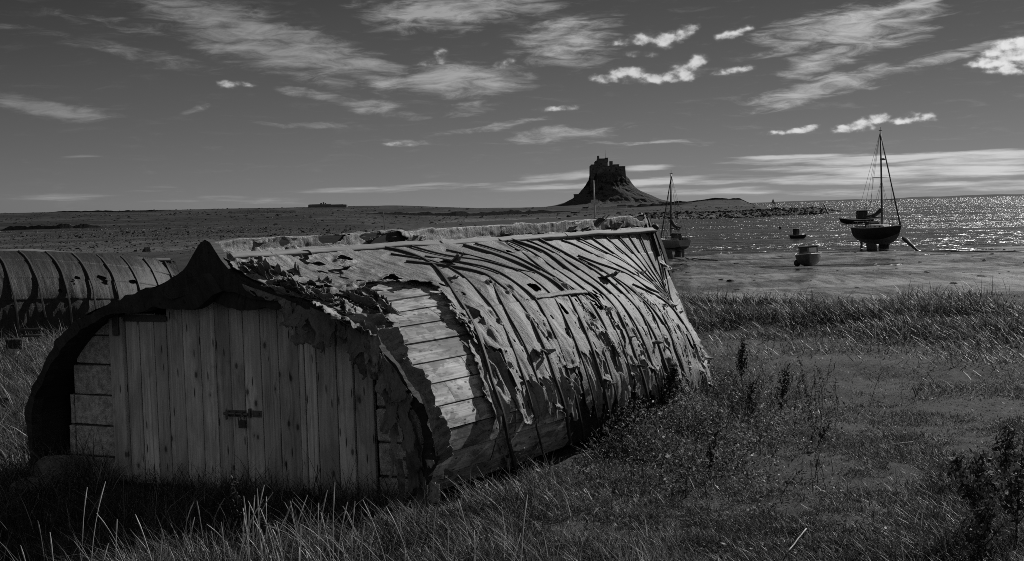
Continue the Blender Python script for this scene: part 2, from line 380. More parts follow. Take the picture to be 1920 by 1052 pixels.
# ------------------------------------------------------------------ terrain
SEA = -2.2
def itp(x, xs, ys): return np.interp(x, xs, ys)
SKX = [-400, 0, 200, 400, 570, 750, 820, 900, 980, 1050, 1100, 1240, 1300, 1325, 1345, 1392, 1412, 1440, 1470, 2400]
SKD = [21, 20.5, 18.5, 17, 16, 13, 9, 4.5, 3, 4, 5, 4.5, 4, 6.5, 7.5, 5.5, -3.5, -9, -20, -30]
def terrain(X, Y, detail=True):
    X = np.asarray(X, float); Y = np.asarray(Y, float)
    D = np.hypot(X, Y) + 1e-6
    Yp = np.maximum(Y, 1e-3)
    x = np.where(Y > 1, np.clip(960 + F * X / np.maximum(Yp, 1), -2500, 4500), 960)
    zn = itp(Y, [-1e5, 19.2, 20.8, 22.8, 24.5, 27, 32, 60, 103, 200, 400, 1e6], [0, 0, .17, .22, -.1, -1.0, -1.75, -1.98, -2.2, -2.9, -3.8, -3.8])
    sky = 2.1 + itp(x, SKX, SKD) * 900 / F
    Ys = itp(x, [700, 1000, 1240, 1400, 1570, 1580, 1600, 2400], [190, 250, 330, 362, 395, 420, 3000, 3000])
    r = Y - Ys
    zspit = np.where(r < 0, -2.2 + r * .03, itp(r, [0, 25, 50, 85, 130, 180], [-2.2, -1.7, -.9, -.45, -.6, -2.6]) )
    zspit = zspit - 1.5 * sst(x, 1535, 1580)
    zfar = itp(Y, [300, 480, 600, 750], [-2.4, -1.45, -.7, .2])
    zfar = np.where(Y < 750, zfar, .2 + (sky - .2) * sst(Y, 750, 900))
    zfar = np.where(Y > 960, sky + (-3.5 - sky) * sst(Y, 960, 1300), zfar)
    zfar = np.where(x > 1380, np.minimum(zfar, sky + (1440 - x) * .004), zfar)
    zfar = np.where(r < 60, zspit, np.maximum(zfar, zspit - 1.0 * sst(r, 60, 140)))
    zr = np.maximum(zn, zfar)
    zl = itp(Y, [-1e5, 28, 60, 120, 180, 228, 240, 330, 450, 600], [0, 0, -.35, -.61, -.4, -.1, .62, 1.1, 2.6, 4.6])
    zl = np.where(Y > 600, 4.6 + (2.1 + itp(x, SKX, SKD) * 880 / F - 4.6) * sst(Y, 600, 880), zl)
    zl = np.where(Y > 960, 9 - 12 * sst(Y, 960, 1500), zl)
    w = sst(x, 480, 900)
    z = zl * (1 - w) + zr * w
    if detail:
        P = np.stack([X, Y], -1).reshape(-1, 2)
        near = (1 - sst(D, 20, 60)).ravel()
        n = fbm(P * .55, 3, 4) * .06 * near + fbm(P * 2.6, 5, 3) * .018 * near
        mid = sst(D, 30, 60).ravel() * (1 - .0 * near)
        n = n + mid * (fbm(P * .09, 8, 4) * .10 + fbm(P * .02, 9, 4) * .35 * sst(D, 250, 500).ravel())
        mud = sst(D, 26, 34).ravel() * (1 - sst(D, 98, 110).ravel()) * (w.ravel())
        n = n + mud * fbm(P * np.array([.10, .35]), 12, 4) * .05
        n = n.reshape(z.shape)
        z = np.where((D > 110) & (z < -2.2), z, z + n)
    return z
def gz(x, y): return float(terrain(np.array([x]), np.array([y]))[0])

def build_ground():
    tf = np.concatenate([np.linspace(-.5, .5, 900)])
    th = np.arctan(tf)
    rest = np.linspace(th[-1], 2 * math.pi + th[0], 60)[1:-1]
    th = np.concatenate([th, rest])
    R = np.concatenate([[0.3], np.geomspace(3, 60, 330), np.geomspace(60, 1400, 420)[1:], np.geomspace(1400, 45000, 14)[1:]])
    TH, RR = np.meshgrid(th, R, indexing='ij')
    X = RR * np.sin(TH); Y = RR * np.cos(TH)
    Z = terrain(X.ravel(), Y.ravel()).reshape(X.shape)
    out = (RR > 1500); Z = np.where(out, np.minimum(Z, -3.5), Z)
    V = np.stack([X, Y, Z], -1).reshape(-1, 3)
    xp = np.where(Y > 1, 960 + F * X / np.maximum(Y, 1), 960 + np.sign(X) * 5000).ravel(); Yf = Y.ravel(); Zf = Z.ravel()
    w = sst(xp, 480, 900)
    turf = np.where(Yf < 60, 1 - sst(Yf, 23, 27) * w - sst(Yf, 40, 60) * (1 - w), 0)
    farland = np.where(w > .5, sst(Yf, 420, 520) * (Zf > -1.6), sst(Yf, 232, 242))
    turf = np.clip(np.maximum(turf, farland), 0, 1)
    wet = np.where(w > .5, sst(Yf, 27, 33) * (1 - sst(Yf, 110, 120)), 0.0) * w
    sand = sst(Zf, -2.05, -1.85) * (1 - sst(Zf, -1.5, -1.2)) * (Yf > 150) * w * (1 - sst(xp, 1380, 1440))
    weed = np.clip((Yf > 150) * w * (1 - sand) * (1 - turf) * .85 + (1 - sst(Zf, -2.08, -1.95)) * (Yf > 150) * w, 0, 1)
    mt, g, o = new_mat('ground')
    co = g.node('ShaderNodeTexCoord').outputs['Object']
    A = lambda n: g.node('ShaderNodeAttribute', attribute_name=n).outputs['Fac']
    n1 = g.noise(co, .8, 6, .65); n2 = g.noise(co, 9, 5, .7); n3 = g.noise(g.mapping(co, sc=(.045, .010, .05)), 1, 8, .68, .8)
    nst = g.noise(g.mapping(co, rot=(0, 0, -.1), sc=(.22, .14, 1)), 1, 7, .66, 1.0); nrk = g.noise(g.mapping(co, sc=(.9, .07, .45)), 1, 8, .80)
    n4 = g.noise(co, 70, 4, .7); soil = g.mix(g.ss(g.add(g.mul(n1, .3), g.add(g.mul(n2, .35), g.mul(n4, .4))), .38, .68), .010, .075)
    bnd = g.noise(g.mapping(co, rot=(0, 0, .10), sc=(.0022, .016, 1)), 1, 4, .6, .8); fieldc = g.mix(g.ss(g.add(g.mul(n3, .6), g.mul(nrk, .5)), .40, .74), .005, .042)
    fieldc = g.mul(fieldc, g.ss(bnd, .40, .60, .22, 1.25))
    dist = g.node('ShaderNodeVectorMath', {0: co}, operation='LENGTH').outputs[1]
    turfc = g.mix(g.ss(dist, 30, 90), soil, fieldc)
    shing = g.mul(g.mix(g.ss(g.add(g.mul(nrk, .75), g.mul(n3, .35)), .42, .80), .012, .12), g.ss(bnd, .40, .62, .40, 1.15))
    nfi = g.noise(g.mapping(co, rot=(0, 0, .12), sc=(1.6, .30, 1)), 1, 7, .75, .6); mud = g.mix(g.ss(g.add(g.mul(nst, .5), g.mul(nfi, .55)), .45, .62), .02, .23)
    c = g.mix(A('turf'), shing, turfc)
    c = g.mix(A('wet'), c, mud)
    c = g.mix(A('sand'), c, g.mix(g.ss(nrk, .4, .6), .03, .10))
    c = g.mix(A('weed'), c, .015)
    pud = g.ss(g.noise(g.mapping(co, sc=(.07, .10, 1)), 1, 6, .62, .8), .46, .56)
    rough = g.mix(g.mul(A('wet'), 1.0), .9, g.mix(pud, .42, .10))
    hh = g.add(g.add(g.mul(n2, .5), g.mul(n4, .35)), g.add(g.mul(g.add(nst, nfi), g.mul(A('wet'), 2.4)), g.mul(nrk, 2.0)))
    finish(g, o, c, rough, hh, .45, .05, g.mix(A('wet'), .15, .55))
    ob = mesh('ground', V, [gridfaces(len(th), len(R), closed=True)], mt, None, True, None, dict(turf=turf, wet=wet, sand=sand, weed=weed))
    tag(ob, kind='structure')
build_ground()

def build_sea():
    th = np.linspace(0, 2 * math.pi, 97)[:-1]; R = np.array([40, 100, 300, 1000, 4000, 15000, 60000.])
    TH, RR = np.meshgrid(th, R, indexing='ij')
    V = np.stack([RR * np.sin(TH), RR * np.cos(TH), np.full(RR.shape, SEA)], -1)
    mt, g, o = new_mat('sea_water')
    co = g.node('ShaderNodeTexCoord').outputs['Object']
    a = g.noise(g.mapping(co, rot=(0, 0, math.radians(-12)), sc=(.16, .46, 1)), 1, 3, .5, .4)
    b = g.noise(g.mapping(co, rot=(0, 0, math.radians(9)), sc=(.7, 1.9, 1)), 1, 2, .5, .3)
    c = g.noise(g.mapping(co, sc=(.02, .05, 1)), 1, 4, .6)
    d_ = g.noise(g.mapping(co, rot=(0, 0, math.radians(-6)), sc=(.045, .12, 1)), 1, 3, .55, .4); h = g.add(g.add(g.mul(a, 3.2), g.mul(b, 1.1)), g.mul(d_, 5.0))
    p = finish(g, o, .020, g.mix(g.ss(c, .35, .65), .20, .30), h, g.mix(g.ss(c, .38, .62), .40, 1.0), 1.1, .5)
    ob = mesh('sea', V.reshape(-1, 3), [gridfaces(len(th), len(R), closed=True)], mt, None, True)
    tag(ob, kind='structure')
build_sea()

# ------------------------------------------------------------------ upturned boat hulls
def herm(xs, ys, x):
    """monotone-ish cubic interpolation, ys (k, ...)"""
    xs = np.asarray(xs, float); ys = np.asarray(ys, float); x = np.clip(x, xs[0], xs[-1])
    d = np.diff(ys, axis=0) / np.diff(xs).reshape((-1,) + (1,) * (ys.ndim - 1))
    mth = np.concatenate([d[:1], (d[1:] + d[:-1]) / 2, d[-1:]])
    i = np.clip(np.searchsorted(xs, x, side='right') - 1, 0, len(xs) - 2)
    h = (xs[i + 1] - xs[i]); t = (x - xs[i]) / h
    sh = t.shape + (1,) * (ys.ndim - 1); t = t.reshape(sh); h = h.reshape(sh)
    return ((2 * t**3 - 3 * t**2 + 1) * ys[i] + (t**3 - 2 * t**2 + t) * h * mth[i] + (-2 * t**3 + 3 * t**2) * ys[i + 1] + (t**3 - t**2) * h * mth[i + 1])
def resample(pts, n):
    p = np.asarray(pts, float); s = np.concatenate([[0], np.cumsum(np.linalg.norm(np.diff(p, axis=0), axis=1))])
    return herm(s / s[-1], p, np.linspace(0, 1, n))
class Hull:
    """half sections (b, z) at stations along the axis; P(u, v, side) in world space"""
    def __init__(s, C, psi, stations, us, afun, stem):
        s.C = np.asarray(C, float); s.ax = np.array([math.sin(psi), math.cos(psi), 0]); s.rt = np.array([math.cos(psi), -math.sin(psi), 0]); s.zz = np.array([0, 0, 1.0])
        secs = [resample(q, 61) for q in stations]
        keys = []
        for k, q in enumerate(secs):
            a = np.full(61, afun[k]) if k < len(secs) - 1 else np.interp(-q[:, 1], *stem)
            keys.append(np.concatenate([a[:, None], q], 1))
        s.keys = np.array(keys); s.us = us; s.skew = 0.0
        L = np.linalg.norm(np.diff(s.keys[:, ::6], axis=0), axis=2).mean(1).sum(); s.L = L
        s.G = np.linalg.norm(np.diff(s.keys[0], axis=0), axis=1).sum()
    def local(s, u, v):
        u = np.asarray(u, float); v = np.asarray(v, float)
        q = herm(s.us, s.keys, u.ravel())            # (n,61,3)
        f = np.clip(v.ravel(), 0, 1) * 60; i = np.clip(f.astype(int), 0, 59); t = (f - i)[:, None]
        r = np.arange(len(f)); return q[r, i] * (1 - t) + q[r, i + 1] * t
    def P(s, u, v, side=1):
        l = s.local(u, v); a = l[:, 0] + s.skew * side * l[:, 1] * (1 - np.clip(np.asarray(u).ravel() * 1.6, 0, 1))
        return s.C + a[:, None] * s.ax + (side * l[:, 1])[:, None] * s.rt + l[:, 2:3] * s.zz
    def grid(s, U, Vv, side=1):
        """separable grid: points (nu,nv,3) and outward normals"""
        q = herm(s.us, s.keys, U)
        f = np.clip(Vv, 0, 1) * 60; i = np.clip(f.astype(int), 0, 59); t = (f - i)[None, :, None]
        l = q[:, i] * (1 - t) + q[:, i + 1] * t
        if side < 0: l = np.concatenate([l[..., :1], np.maximum.accumulate(l[..., 1:2], axis=1), l[..., 2:]], -1)
        a = l[..., 0] + s.skew * side * l[..., 1] * (1 - np.clip(U * 1.6, 0, 1))[:, None]
        P = s.C + a[..., None] * s.ax + (side * l[..., 1])[..., None] * s.rt + l[..., 2:3] * s.zz
        N = np.cross(np.gradient(P, axis=0), np.gradient(P, axis=1)); N /= np.linalg.norm(N, axis=2, keepdims=True) + 1e-12
        return P, N * (-side)

PHI = math.radians(24); PSI = math.radians(36)
LAT = np.array([math.cos(PHI), -math.sin(PHI), 0]); C0 = np.array([-2.35766, 9.29652, 0.0])
S0 = [(.05, 1.81), (.10, 1.765), (.17, 1.71), (.28, 1.645), (.46, 1.57), (.72, 1.49), (1.0, 1.41), (1.25, 1.30), (1.46, 1.13), (1.63, .92), (1.77, .70), (1.82, .54), (1.80, .36), (1.73, .18), (1.64, .07)]
S1 = [(.05, 1.81), (.16, 1.76), (.32, 1.70), (.56, 1.62), (.85, 1.52), (1.12, 1.38), (1.34, 1.20), (1.51, .98), (1.64, .74), (1.71, .54), (1.70, .36), (1.63, .18), (1.54, .07)]
S2 = [(.05, 1.82), (.13, 1.72), (.26, 1.60), (.45, 1.48), (.68, 1.36), (.92, 1.20), (1.13, 1.00), (1.28, .77), (1.39, .52), (1.44, .34), (1.44, .20), (1.41, .10), (1.36, .03)]
S3 = [(.05, 1.84), (.125, 1.66), (.20, 1.47), (.29, 1.27), (.40, 1.09), (.53, .92), (.67, .75), (.79, .56), (.87, .37), (.93, .2), (.96, .08), (.98, -.06)]
S4 = [(.03, 1.86), (.03, 1.7), (.03, 1.5), (.03, 1.3), (.03, 1.1), (.035, .9), (.04, .7), (.05, .5), (.05, .3), (.05, .15), (.05, .05), (.05, -.06)]
HULL = Hull(C0 + LAT * .06, PSI, [S0, S1, S2, S3, S4], [0, .43, .71, .9, 1.0], [0, 3.05, 5.05, 6.3, None], ([-1.86, -1.6, -1.2, -.835, -.4, 0.1], [6.72, 6.9, 7.14, 7.38, 7.6, 7.75]))
HULL.skew = math.sin(PSI - PHI) / math.cos(PSI - PHI)

NU, NV = 700, 360
UU, VV = np.linspace(0, 1, NU), np.linspace(0, 1, NV)
PG, NG = HULL.grid(UU, VV, 1)
PXG, PYG = proj(PG.reshape(-1, 3)); PXG = PXG.reshape(NU, NV); PYG = PYG.reshape(NU, NV)
FACING = (((EYEP - PG) * NG).sum(-1) > 0)
def uv_at(x, y):
    d = (PXG - x) ** 2 + (PYG - y) ** 2; d = np.where(FACING, d, d + 400); k = np.argmin(d); return UU[k // NV], VV[k % NV]
UM = np.linalg.norm(np.gradient(PG, axis=0), axis=2).cumsum(0)        # metres along u and v for texture space
VM = np.linalg.norm(np.gradient(PG, axis=1), axis=2).cumsum(1)
def inpoly(x, y, poly):
    p = np.asarray(poly, float); r = np.zeros(x.shape, bool); j = len(p) - 1
    for i in range(len(p)):
        c = ((p[i, 1] > y) != (p[j, 1] > y)) & (x < (p[j, 0] - p[i, 0]) * (y - p[i, 1]) / (p[j, 1] - p[i, 1] + 1e-9) + p[i, 0])
        r ^= c; j = i
    return r
def polydist(x, y, pts, closed=False):
    p = np.asarray(pts, float)
    if closed: p = np.concatenate([p, p[:1]])
    d = np.full(x.shape, 1e9)
    for a, b in zip(p[:-1], p[1:]):
        e = b - a; t = np.clip(((x - a[0]) * e[0] + (y - a[1]) * e[1]) / (e @ e), 0, 1)
        d = np.minimum(d, np.hypot(x - a[0] - t * e[0], y - a[1] - t * e[1]))
    return d

shed = empty('upturned_boat_shed', tuple(C0), 0, 'big shed made of an upturned boat hull, pale torn felt and a board door', 'boat shed')
WS = dict(parent=shed, world_space=True)

def build_planking(hull, name, mat, parent, side=1, nk=15, nu=150, off=.0, u0=0.0, seed=1, u1=1.0):
    """strakes laid along the hull, each its own slightly uneven plank"""
    rs = np.random.default_rng(seed); mb = MB()
    for k in range(nk):
        va, vb = k / nk, (k + 1) / nk
        cuts = np.sort(np.concatenate([[u0, u1 + rs.uniform(-.02, .02) * (u1 < 1)], rs.uniform(u0 + .05, u1 - .03, 3 if u1 - u0 > .5 else 1)]))
        for c0, c1 in zip(cuts[:-1], cuts[1:]):
            n = max(3, int(nu * (c1 - c0))); U = np.linspace(c0, c1 - .0005, n); Vv = np.array([va + .0006, va + .0016, (va + vb) / 2, vb - .0016, vb - .0006])
            P, N = hull.grid(U, Vv, side)
            o = off + rs.uniform(-.004, .006) + np.array([-.016, .001, .003, .007, -.010])[None, :] + .004 * fbm(np.stack([U * 14, U * 0 + k], -1), seed + k)[:, None]
            P = P + N * o[..., None]
            uo = rs.uniform(0, 60); q = np.stack([np.broadcast_to(U[:, None] * hull.L + uo, (n, 5)), np.broadcast_to(Vv[None] * hull.G + rs.uniform(0, 30), (n, 5))], -1)
            f = gridfaces(n, 5)
            mb.add(P.reshape(-1, 3), f if side < 0 else f[:, ::-1], None, q.reshape(-1, 2))
    return mb.build(name, mat, parent, False, True, True)

build_planking(HULL, 'planking', M_plank, shed, 1, 16, 220, -.004, 0.0, 3, .30); build_planking(HULL, 'tarred_planking', M_dark, shed, 1, 16, 220, -.010, .25, 4)
def shell(hull, name, mat, parent, side, off, nu=60, nv=50):
    P, N = hull.grid(np.linspace(0, 1, nu), np.linspace(0, 1, nv), side); P = P + N * off
    l = np.stack(np.meshgrid(np.linspace(0, hull.L, nu), np.linspace(0, hull.G, nv), indexing='ij'), -1).reshape(-1, 2)
    f = gridfaces(nu, nv); return mesh(name, P.reshape(-1, 3), [f if side < 0 else f[:, ::-1]], mat, parent, True, l, None, True)
shell(HULL, 'hull_lining', M_dark, shed, 1, -.05); shell(HULL, 'hull_lining', M_dark, shed, -1, -.05)
# the far side of the hull, tarred and unseen but for its edge
P, N = HULL.grid(np.linspace(0, 1, 160), np.linspace(0, 1, 90), -1)
n_ = fbm(np.stack(np.meshgrid(np.linspace(0, 22, 160), np.linspace(0, 9, 90), indexing='ij'), -1).reshape(-1, 2), 4).reshape(160, 90)
P = P + N * (.02 + .014 * n_)[..., None]
uvg = np.stack(np.meshgrid(np.linspace(0, 7.5, 160), np.linspace(0, 2.9, 90), indexing='ij'), -1).reshape(-1, 2)
mesh('far_side_felt', P.reshape(-1, 3), [gridfaces(160, 90)], M_tar, shed, True, uvg, None, True)

# --- felt skin of the near side -----------------------------------------------------------
BARE = [(610, 600), (640, 575), (690, 546), (745, 541), (800, 546), (830, 572), (850, 598), (876, 640), (893, 690), (905, 740), (928, 800), (940, 850), (962, 905), (962, 990), (700, 990), (640, 640)]
BOT = [(940, 886), (962, 880), (978, 848), (1004, 842), (1024, 800), (1060, 782), (1085, 770), (1130, 768), (1160, 752), (1205, 742), (1245, 745), (1280, 765), (1305, 785), (1340, 750), (1400, 700)]
MIDL = [(880, 640), (930, 690), (962, 735), (1000, 728), (1050, 700), (1090, 668), (1130, 655), (1165, 662), (1205, 690), (1240, 690), (1290, 735), (1340, 720)]
def below(x, y, line, pad=0):
    p = np.asarray(line, float); return y - np.interp(x, p[:, 0], p[:, 1]) + pad
gu, gv = np.meshgrid(UU * HULL.L, VV * HULL.G, indexing='ij'); GP = np.stack([gu, gv], -1).reshape(-1, 2)
def nz(sc, seed, o=4): return fbm(GP * np.array(sc), seed, o).reshape(NU, NV)
RAG = nz((5, 5), 21) * 7 + nz((22, 22), 22, 3) * 4
RAGV = nz((9, 1.2), 23) * 22 + nz((30, 6), 24, 3) * 9
BX, BY = PXG, PYG
dbare = polydist(BX, BY, BARE, True) * np.where(inpoly(BX, BY, BARE), -1, 1)
BATTENS = [
 (.045, [(760, 500), (830, 508), (903, 521), (933, 541), (967, 569), (994, 614), (1020, 671), (1042, 737), (1057, 800), (1064, 826)]),
 (.022, [(912, 524), (932, 565), (951, 605), (979, 654), (997, 705), (1003, 725)]),
 (.045, [(866, 467), (930, 486), (1009, 520), (1052, 550), (1076, 593), (1102, 654), (1122, 720), (1134, 771), (1138, 802)]),
 (.026, [(930, 456), (973, 480), (1018, 514), (1064, 544), (1091, 562), (1119, 599), (1137, 641), (1150, 690)]),
 (.045, [(955, 456), (1018, 480), (1070, 520), (1116, 550), (1149, 587), (1172, 634), (1190, 686), (1204, 730), (1210, 770)]),
 (.045, [(1000, 451), (1064, 486), (1113, 517), (1155, 550), (1192, 587), (1220, 632), (1238, 680), (1250, 715)]),
 (.032, [(1080, 487), (1127, 504), (1175, 523), (1213, 547), (1246, 566)]),
 (.028, [(1050, 456), (1080, 468), (1151, 502), (1199, 528), (1244, 561)]),
 (.024, [(1050, 442), (1080, 452), (1163, 495), (1211, 530), (1244, 560)]),
 (.026, [(1075, 439), (1094, 443), (1127, 466), (1187, 509), (1244, 559)]),
 (.026, [(1120, 439), (1163, 476), (1213, 525), (1244, 558)]),
 (.026, [(1147, 437), (1182, 478), (1222, 528), (1246, 559)]),
 (.026, [(1167, 435), (1194, 478), (1227, 528), (1249, 561)]),
 (.026, [(1190, 433), (1208, 478), (1234, 528), (1251, 563)]),
 (.026, [(1208, 436), (1232, 509), (1253, 571)]),
 (.030, [(1222, 446), (1242, 516), (1257, 573)]),
 (.036, [(1182, 540), (1213, 554), (1246, 575), (1270, 604), (1289, 637), (1306, 680)]),
 (.024, [(1187, 556), (1213, 587), (1228, 616), (1240, 660)]),
 (.028, [(1222, 575), (1246, 616), (1262, 665), (1285, 725), (1297, 768)]),
 (.045, [(700, 468), (760, 482), (810, 505), (850, 560), (882, 615), (905, 680), (922, 740), (944, 820), (962, 880)]),
 (.030, [(770, 470), (840, 488), (905, 498), (960, 512), (1000, 520)]),
 (.024, [(1100, 500), (1160, 540), (1200, 600), (1215, 640)]),
]
def between(a, b, f, w):
    A, B = resample(BATTENS[a][1], 12), resample(BATTENS[b][1], 12); return (w, [tuple(q) for q in A * (1 - f) + B * f])
BATTENS += [between(0, 2, .33, .030), between(0, 2, .70, .020), between(2, 4, .25, .020), between(4, 5, .5, .030), between(19, 0, .5, .020), between(5, 16, .45, .024), between(3, 4, .5, .018)]
dbat = np.full(PXG.shape, 1e9)
for w_, px_l in BATTENS: dbat = np.minimum(dbat, polydist(BX, BY, px_l))
def felt_sheet(name, mat, off, field, wr_amp, pleat, parent, seed, edge_curl=.05, curl_len=9.0):
    keep = field > 0
    fold = np.abs(nz((5.5, .7), seed, 3)); fine = nz((17, 1.6), seed + 1, 3); lump = nz((1.6, 1.6), seed + 2, 3)
    vgrow = sst(gv, .8, 2.2)
    h = off + wr_amp * (lump * .9 + fold * (.35 + 1.3 * vgrow) + fine * (.25 + .35 * vgrow)) + .0045 * nz((11, 7), seed + 4, 4) + .002 * nz((30, 12), seed + 3, 3)
    pinch = 1 - np.exp(-(dbat / 13.0) ** 2); h = off + (h - off) * (.12 + .88 * pinch) + .011 * pinch * (.4 + .6 * np.clip(lump + .4, 0, 1.2))
    if pleat: 
        ph = nz((3.2, .5), seed + 5, 2)
        h = h + pleat * vgrow * np.sin(gu * 52 + ph * 7 + gv * 1.2) * (.5 + .5 * nz((2.2, 2.2), seed + 6))
    cr = np.clip(nz((3.5, 3.5), seed + 8, 2) * .8 + .35, 0, 1.2)
    h = h + edge_curl * np.exp(-np.clip(field, 0, 200) / curl_len) * cr
    lapn = gu / .74 + .06 * nz((.3, 1.2), seed + 9, 2) - .10 * gv; fr = lapn - np.floor(lapn); h = h + .012 * (fr - sst(fr, .94, 1.0)) + sum(.007 * sst(gv, q_, q_ + .014) - .007 * sst(gv, q_ + .1, q_ + .4) for q_ in (.42, .92, 1.36, 1.78))
    P = PG + NG * h[..., None]
    # slide the outermost row of vertices onto the torn edge so that it cuts clean
    gi, gj = np.gradient(field); g2 = gi * gi + gj * gj + 1e-6; di = np.clip(-field * gi / g2, -1.2, 1.2); dj = np.clip(-field * gj / g2, -1.2, 1.2); out_ = field <= 0
    Pi, Pj = np.gradient(P, axis=0), np.gradient(P, axis=1); P = np.where(out_[..., None], P + di[..., None] * Pi + dj[..., None] * Pj, P)
    near = (field > -1.15 * np.sqrt(g2)).ravel(); f = gridfaces(NU, NV)
    f = f[(keep.ravel()[f].sum(1) >= 1) & near[f].all(1)][:, ::-1]
    used = np.zeros(NU * NV, bool); used[f.ravel()] = True; idx = np.cumsum(used) - 1
    o = mesh(name, P.reshape(-1, 3)[used], [idx[f]], mat, parent, True, (GP + np.stack([np.floor(lapn).ravel() * 3.7, np.floor(lapn).ravel() * 1.9], -1))[used], None, True)
    md = o.modifiers.new('thickness', 'SOLIDIFY'); md.thickness = .004; md.offset = 0
    return o
holes = nz((3.0, 2.2), 31, 4); vdeep = sst(gv, 1.2, 2.3)
HOLES = [(1000, 470, 8, 3), (780, 560, 8, 4), (1180, 465, 12, 3)]
up = np.minimum(dbare + RAG, -below(BX, BY, MIDL) + RAGV * .9)
up = np.minimum(up, (1.05 - holes - .30 * vdeep) * 40 - 6)
slit = np.abs(nz((6.5, .55), 37, 3)); up = np.minimum(up, (slit * 130 - 2.2 * sst(gv, .7, 1.6)) + 30 * (1 - sst(gv, .6, 1.3)))
up = np.minimum(up, np.where((dbat > 3) & (dbat < 16) & (BX < 1165) & (BY > 540), (.66 - nz((5, 5), 38, 3)) * 40, 50))
up = np.where((gv < .95) & (gu < 1.3), np.minimum(up, 16 - np.abs(nz((4.6, 6.0), 33)) * 30), up)
low = np.minimum(dbare + RAG + 4, -below(BX, BY, BOT) + RAGV)
low = np.minimum(low, (.95 - nz((3.4, 2.4), 35, 4) - .38 * vdeep) * 40 - 4)
low = np.minimum(low, np.abs(nz((7.5, .6), 39, 3)) * 120 - 4.5)
low = np.where(below(BX, BY, MIDL) < -70, -1, low)
felt_sheet('felt_cover', M_felt, .026, up, .010, .004, shed, 40, .035, 7)
felt_sheet('felt_underlayer', M_felt2, .012, low, .012, .013, shed, 60, .05, 8)

# --- battens nailed over the felt ---------------------------------------------------------
def strip(hull_pts, hull_nrm, w, t, lift=.0, wob=0.0, seed=0):
    """a flat batten following a path on the hull: returns V, Q, UV"""
    p = np.asarray(hull_pts, float); n = np.asarray(hull_nrm, float)
    T = np.gradient(p, axis=0); T /= np.linalg.norm(T, axis=1, keepdims=True) + 1e-9
    B = np.cross(T, n); B /= np.linalg.norm(B, axis=1, keepdims=True) + 1e-9
    s = np.concatenate([[0], np.cumsum(np.linalg.norm(np.diff(p, axis=0), axis=1))])
    wv = w * (1 + wob * fbm(np.stack([s * 3, s * 0 + seed], -1), seed)); lf = lift + wob * .02 * fbm(np.stack([s * 2, s * 0 + seed], -1), seed + 3)
    R = []
    for sb, sn in ((-.5, 0), (-.5, .85), (-.4, 1), (.4, 1), (.5, .85), (.5, 0)):
        R.append(p + B * (sb * wv)[:, None] + n * (sn * t + lf)[:, None])
    V = np.stack(R, 1).reshape(-1, 3); k = len(p)
    Q = [[i * 6 + j, i * 6 + (j + 1) % 6, (i + 1) * 6 + (j + 1) % 6, (i + 1) * 6 + j] for i in range(k - 1) for j in range(6)]
    Q += [[0, 1, 4, 5][::-1], [1, 2, 3, 4][::-1]]; b = (k - 1) * 6; Q += [[b, b + 1, b + 4, b + 5], [b + 1, b + 2, b + 3, b + 4]]
    uo = seed * 3.1; UVs = np.stack([np.repeat(s, 6) + uo, np.tile(np.array([-.5, -.6, -.4, .4, .6, .5]) * w, k) + uo], 1)
    return V, Q, UVs
def on_hull(pix, step=.03):
    q = np.array([uv_at(*p) for p in pix]); 
    # densify in uv and smooth
    n = 60; s = np.linspace(0, 1, len(q)); qq = herm(s, q, np.linspace(0, 1, n))
    P = HULL.P(qq[:, 0], qq[:, 1]); d = .003
    N = np.cross(HULL.P(np.clip(qq[:, 0] + d, 0, 1), qq[:, 1]) - HULL.P(np.clip(qq[:, 0] - d, 0, 1), qq[:, 1]),
                 HULL.P(qq[:, 0], np.clip(qq[:, 1] + d, 0, 1)) - HULL.P(qq[:, 0], np.clip(qq[:, 1] - d, 0, 1)))
    N = -N / (np.linalg.norm(N, axis=1, keepdims=True) + 1e-9)
    for _ in range(3): N[1:-1] = (N[:-2] + N[1:-1] + N[2:]) / 3; P[1:-1] = (P[:-2] + P[1:-1] + P[2:]) / 3
    N /= np.linalg.norm(N, axis=1, keepdims=True); return P, N
for k, (w, px) in enumerate(BATTENS):
    P, N = on_hull(px); mb = MB(); V, Q, UVv = strip(P, N, w * .55, .024 if w > .03 else .016, .034 if w > .03 else .036, .22, k + 1); mb.add(V, Q, None, UVv)
    mb.build('batten', M_batten, shed, False, True, True)
# short taped patches and the torn roll across the middle
P, N = on_hull([(996, 566), (1030, 562), (1060, 558), (1092, 556)]); mb = MB()
V, Q, UVv = strip(P, N, .05, .022, .040, .9, 77); mb.add(V, Q, None, UVv)
mb.build('felt_roll', M_torn, shed, True, True, True)

# --- keel, its felt wrapping, and the pale ridge batten -----------------------------------
def ridge(a): return HULL.C + HULL.ax * a
def ztop(a): return np.interp(a, [-.2, 1.5, 3.5, 5.5, 6.75], [1.93, 1.935, 1.95, 1.965, 1.99])
AA = np.linspace(-.02, 6.72, 90); mb = MB()
R = []
for sb, zz in ((-.045, None), (-.045, 'b'), (.045, 'b'), (.045, None)):
    R.append(np.stack([ridge(a) + HULL.rt * sb + np.array([0, 0, 1.70 if zz else ztop(a) - .012]) for a in AA]))
V = np.stack(R, 1).reshape(-1, 3); Q = [[i * 4 + j, i * 4 + (j + 1) % 4, (i + 1) * 4 + (j + 1) % 4, (i + 1) * 4 + j] for i in range(89) for j in range(4)] + [[3, 2, 1, 0], [356, 357, 358, 359]]
mb.add(V, Q, None, np.stack([np.repeat(AA, 4), np.tile([0, .1, .2, .3], 90)], 1)); mb.build('keel', M_dark, shed, False, True, True)
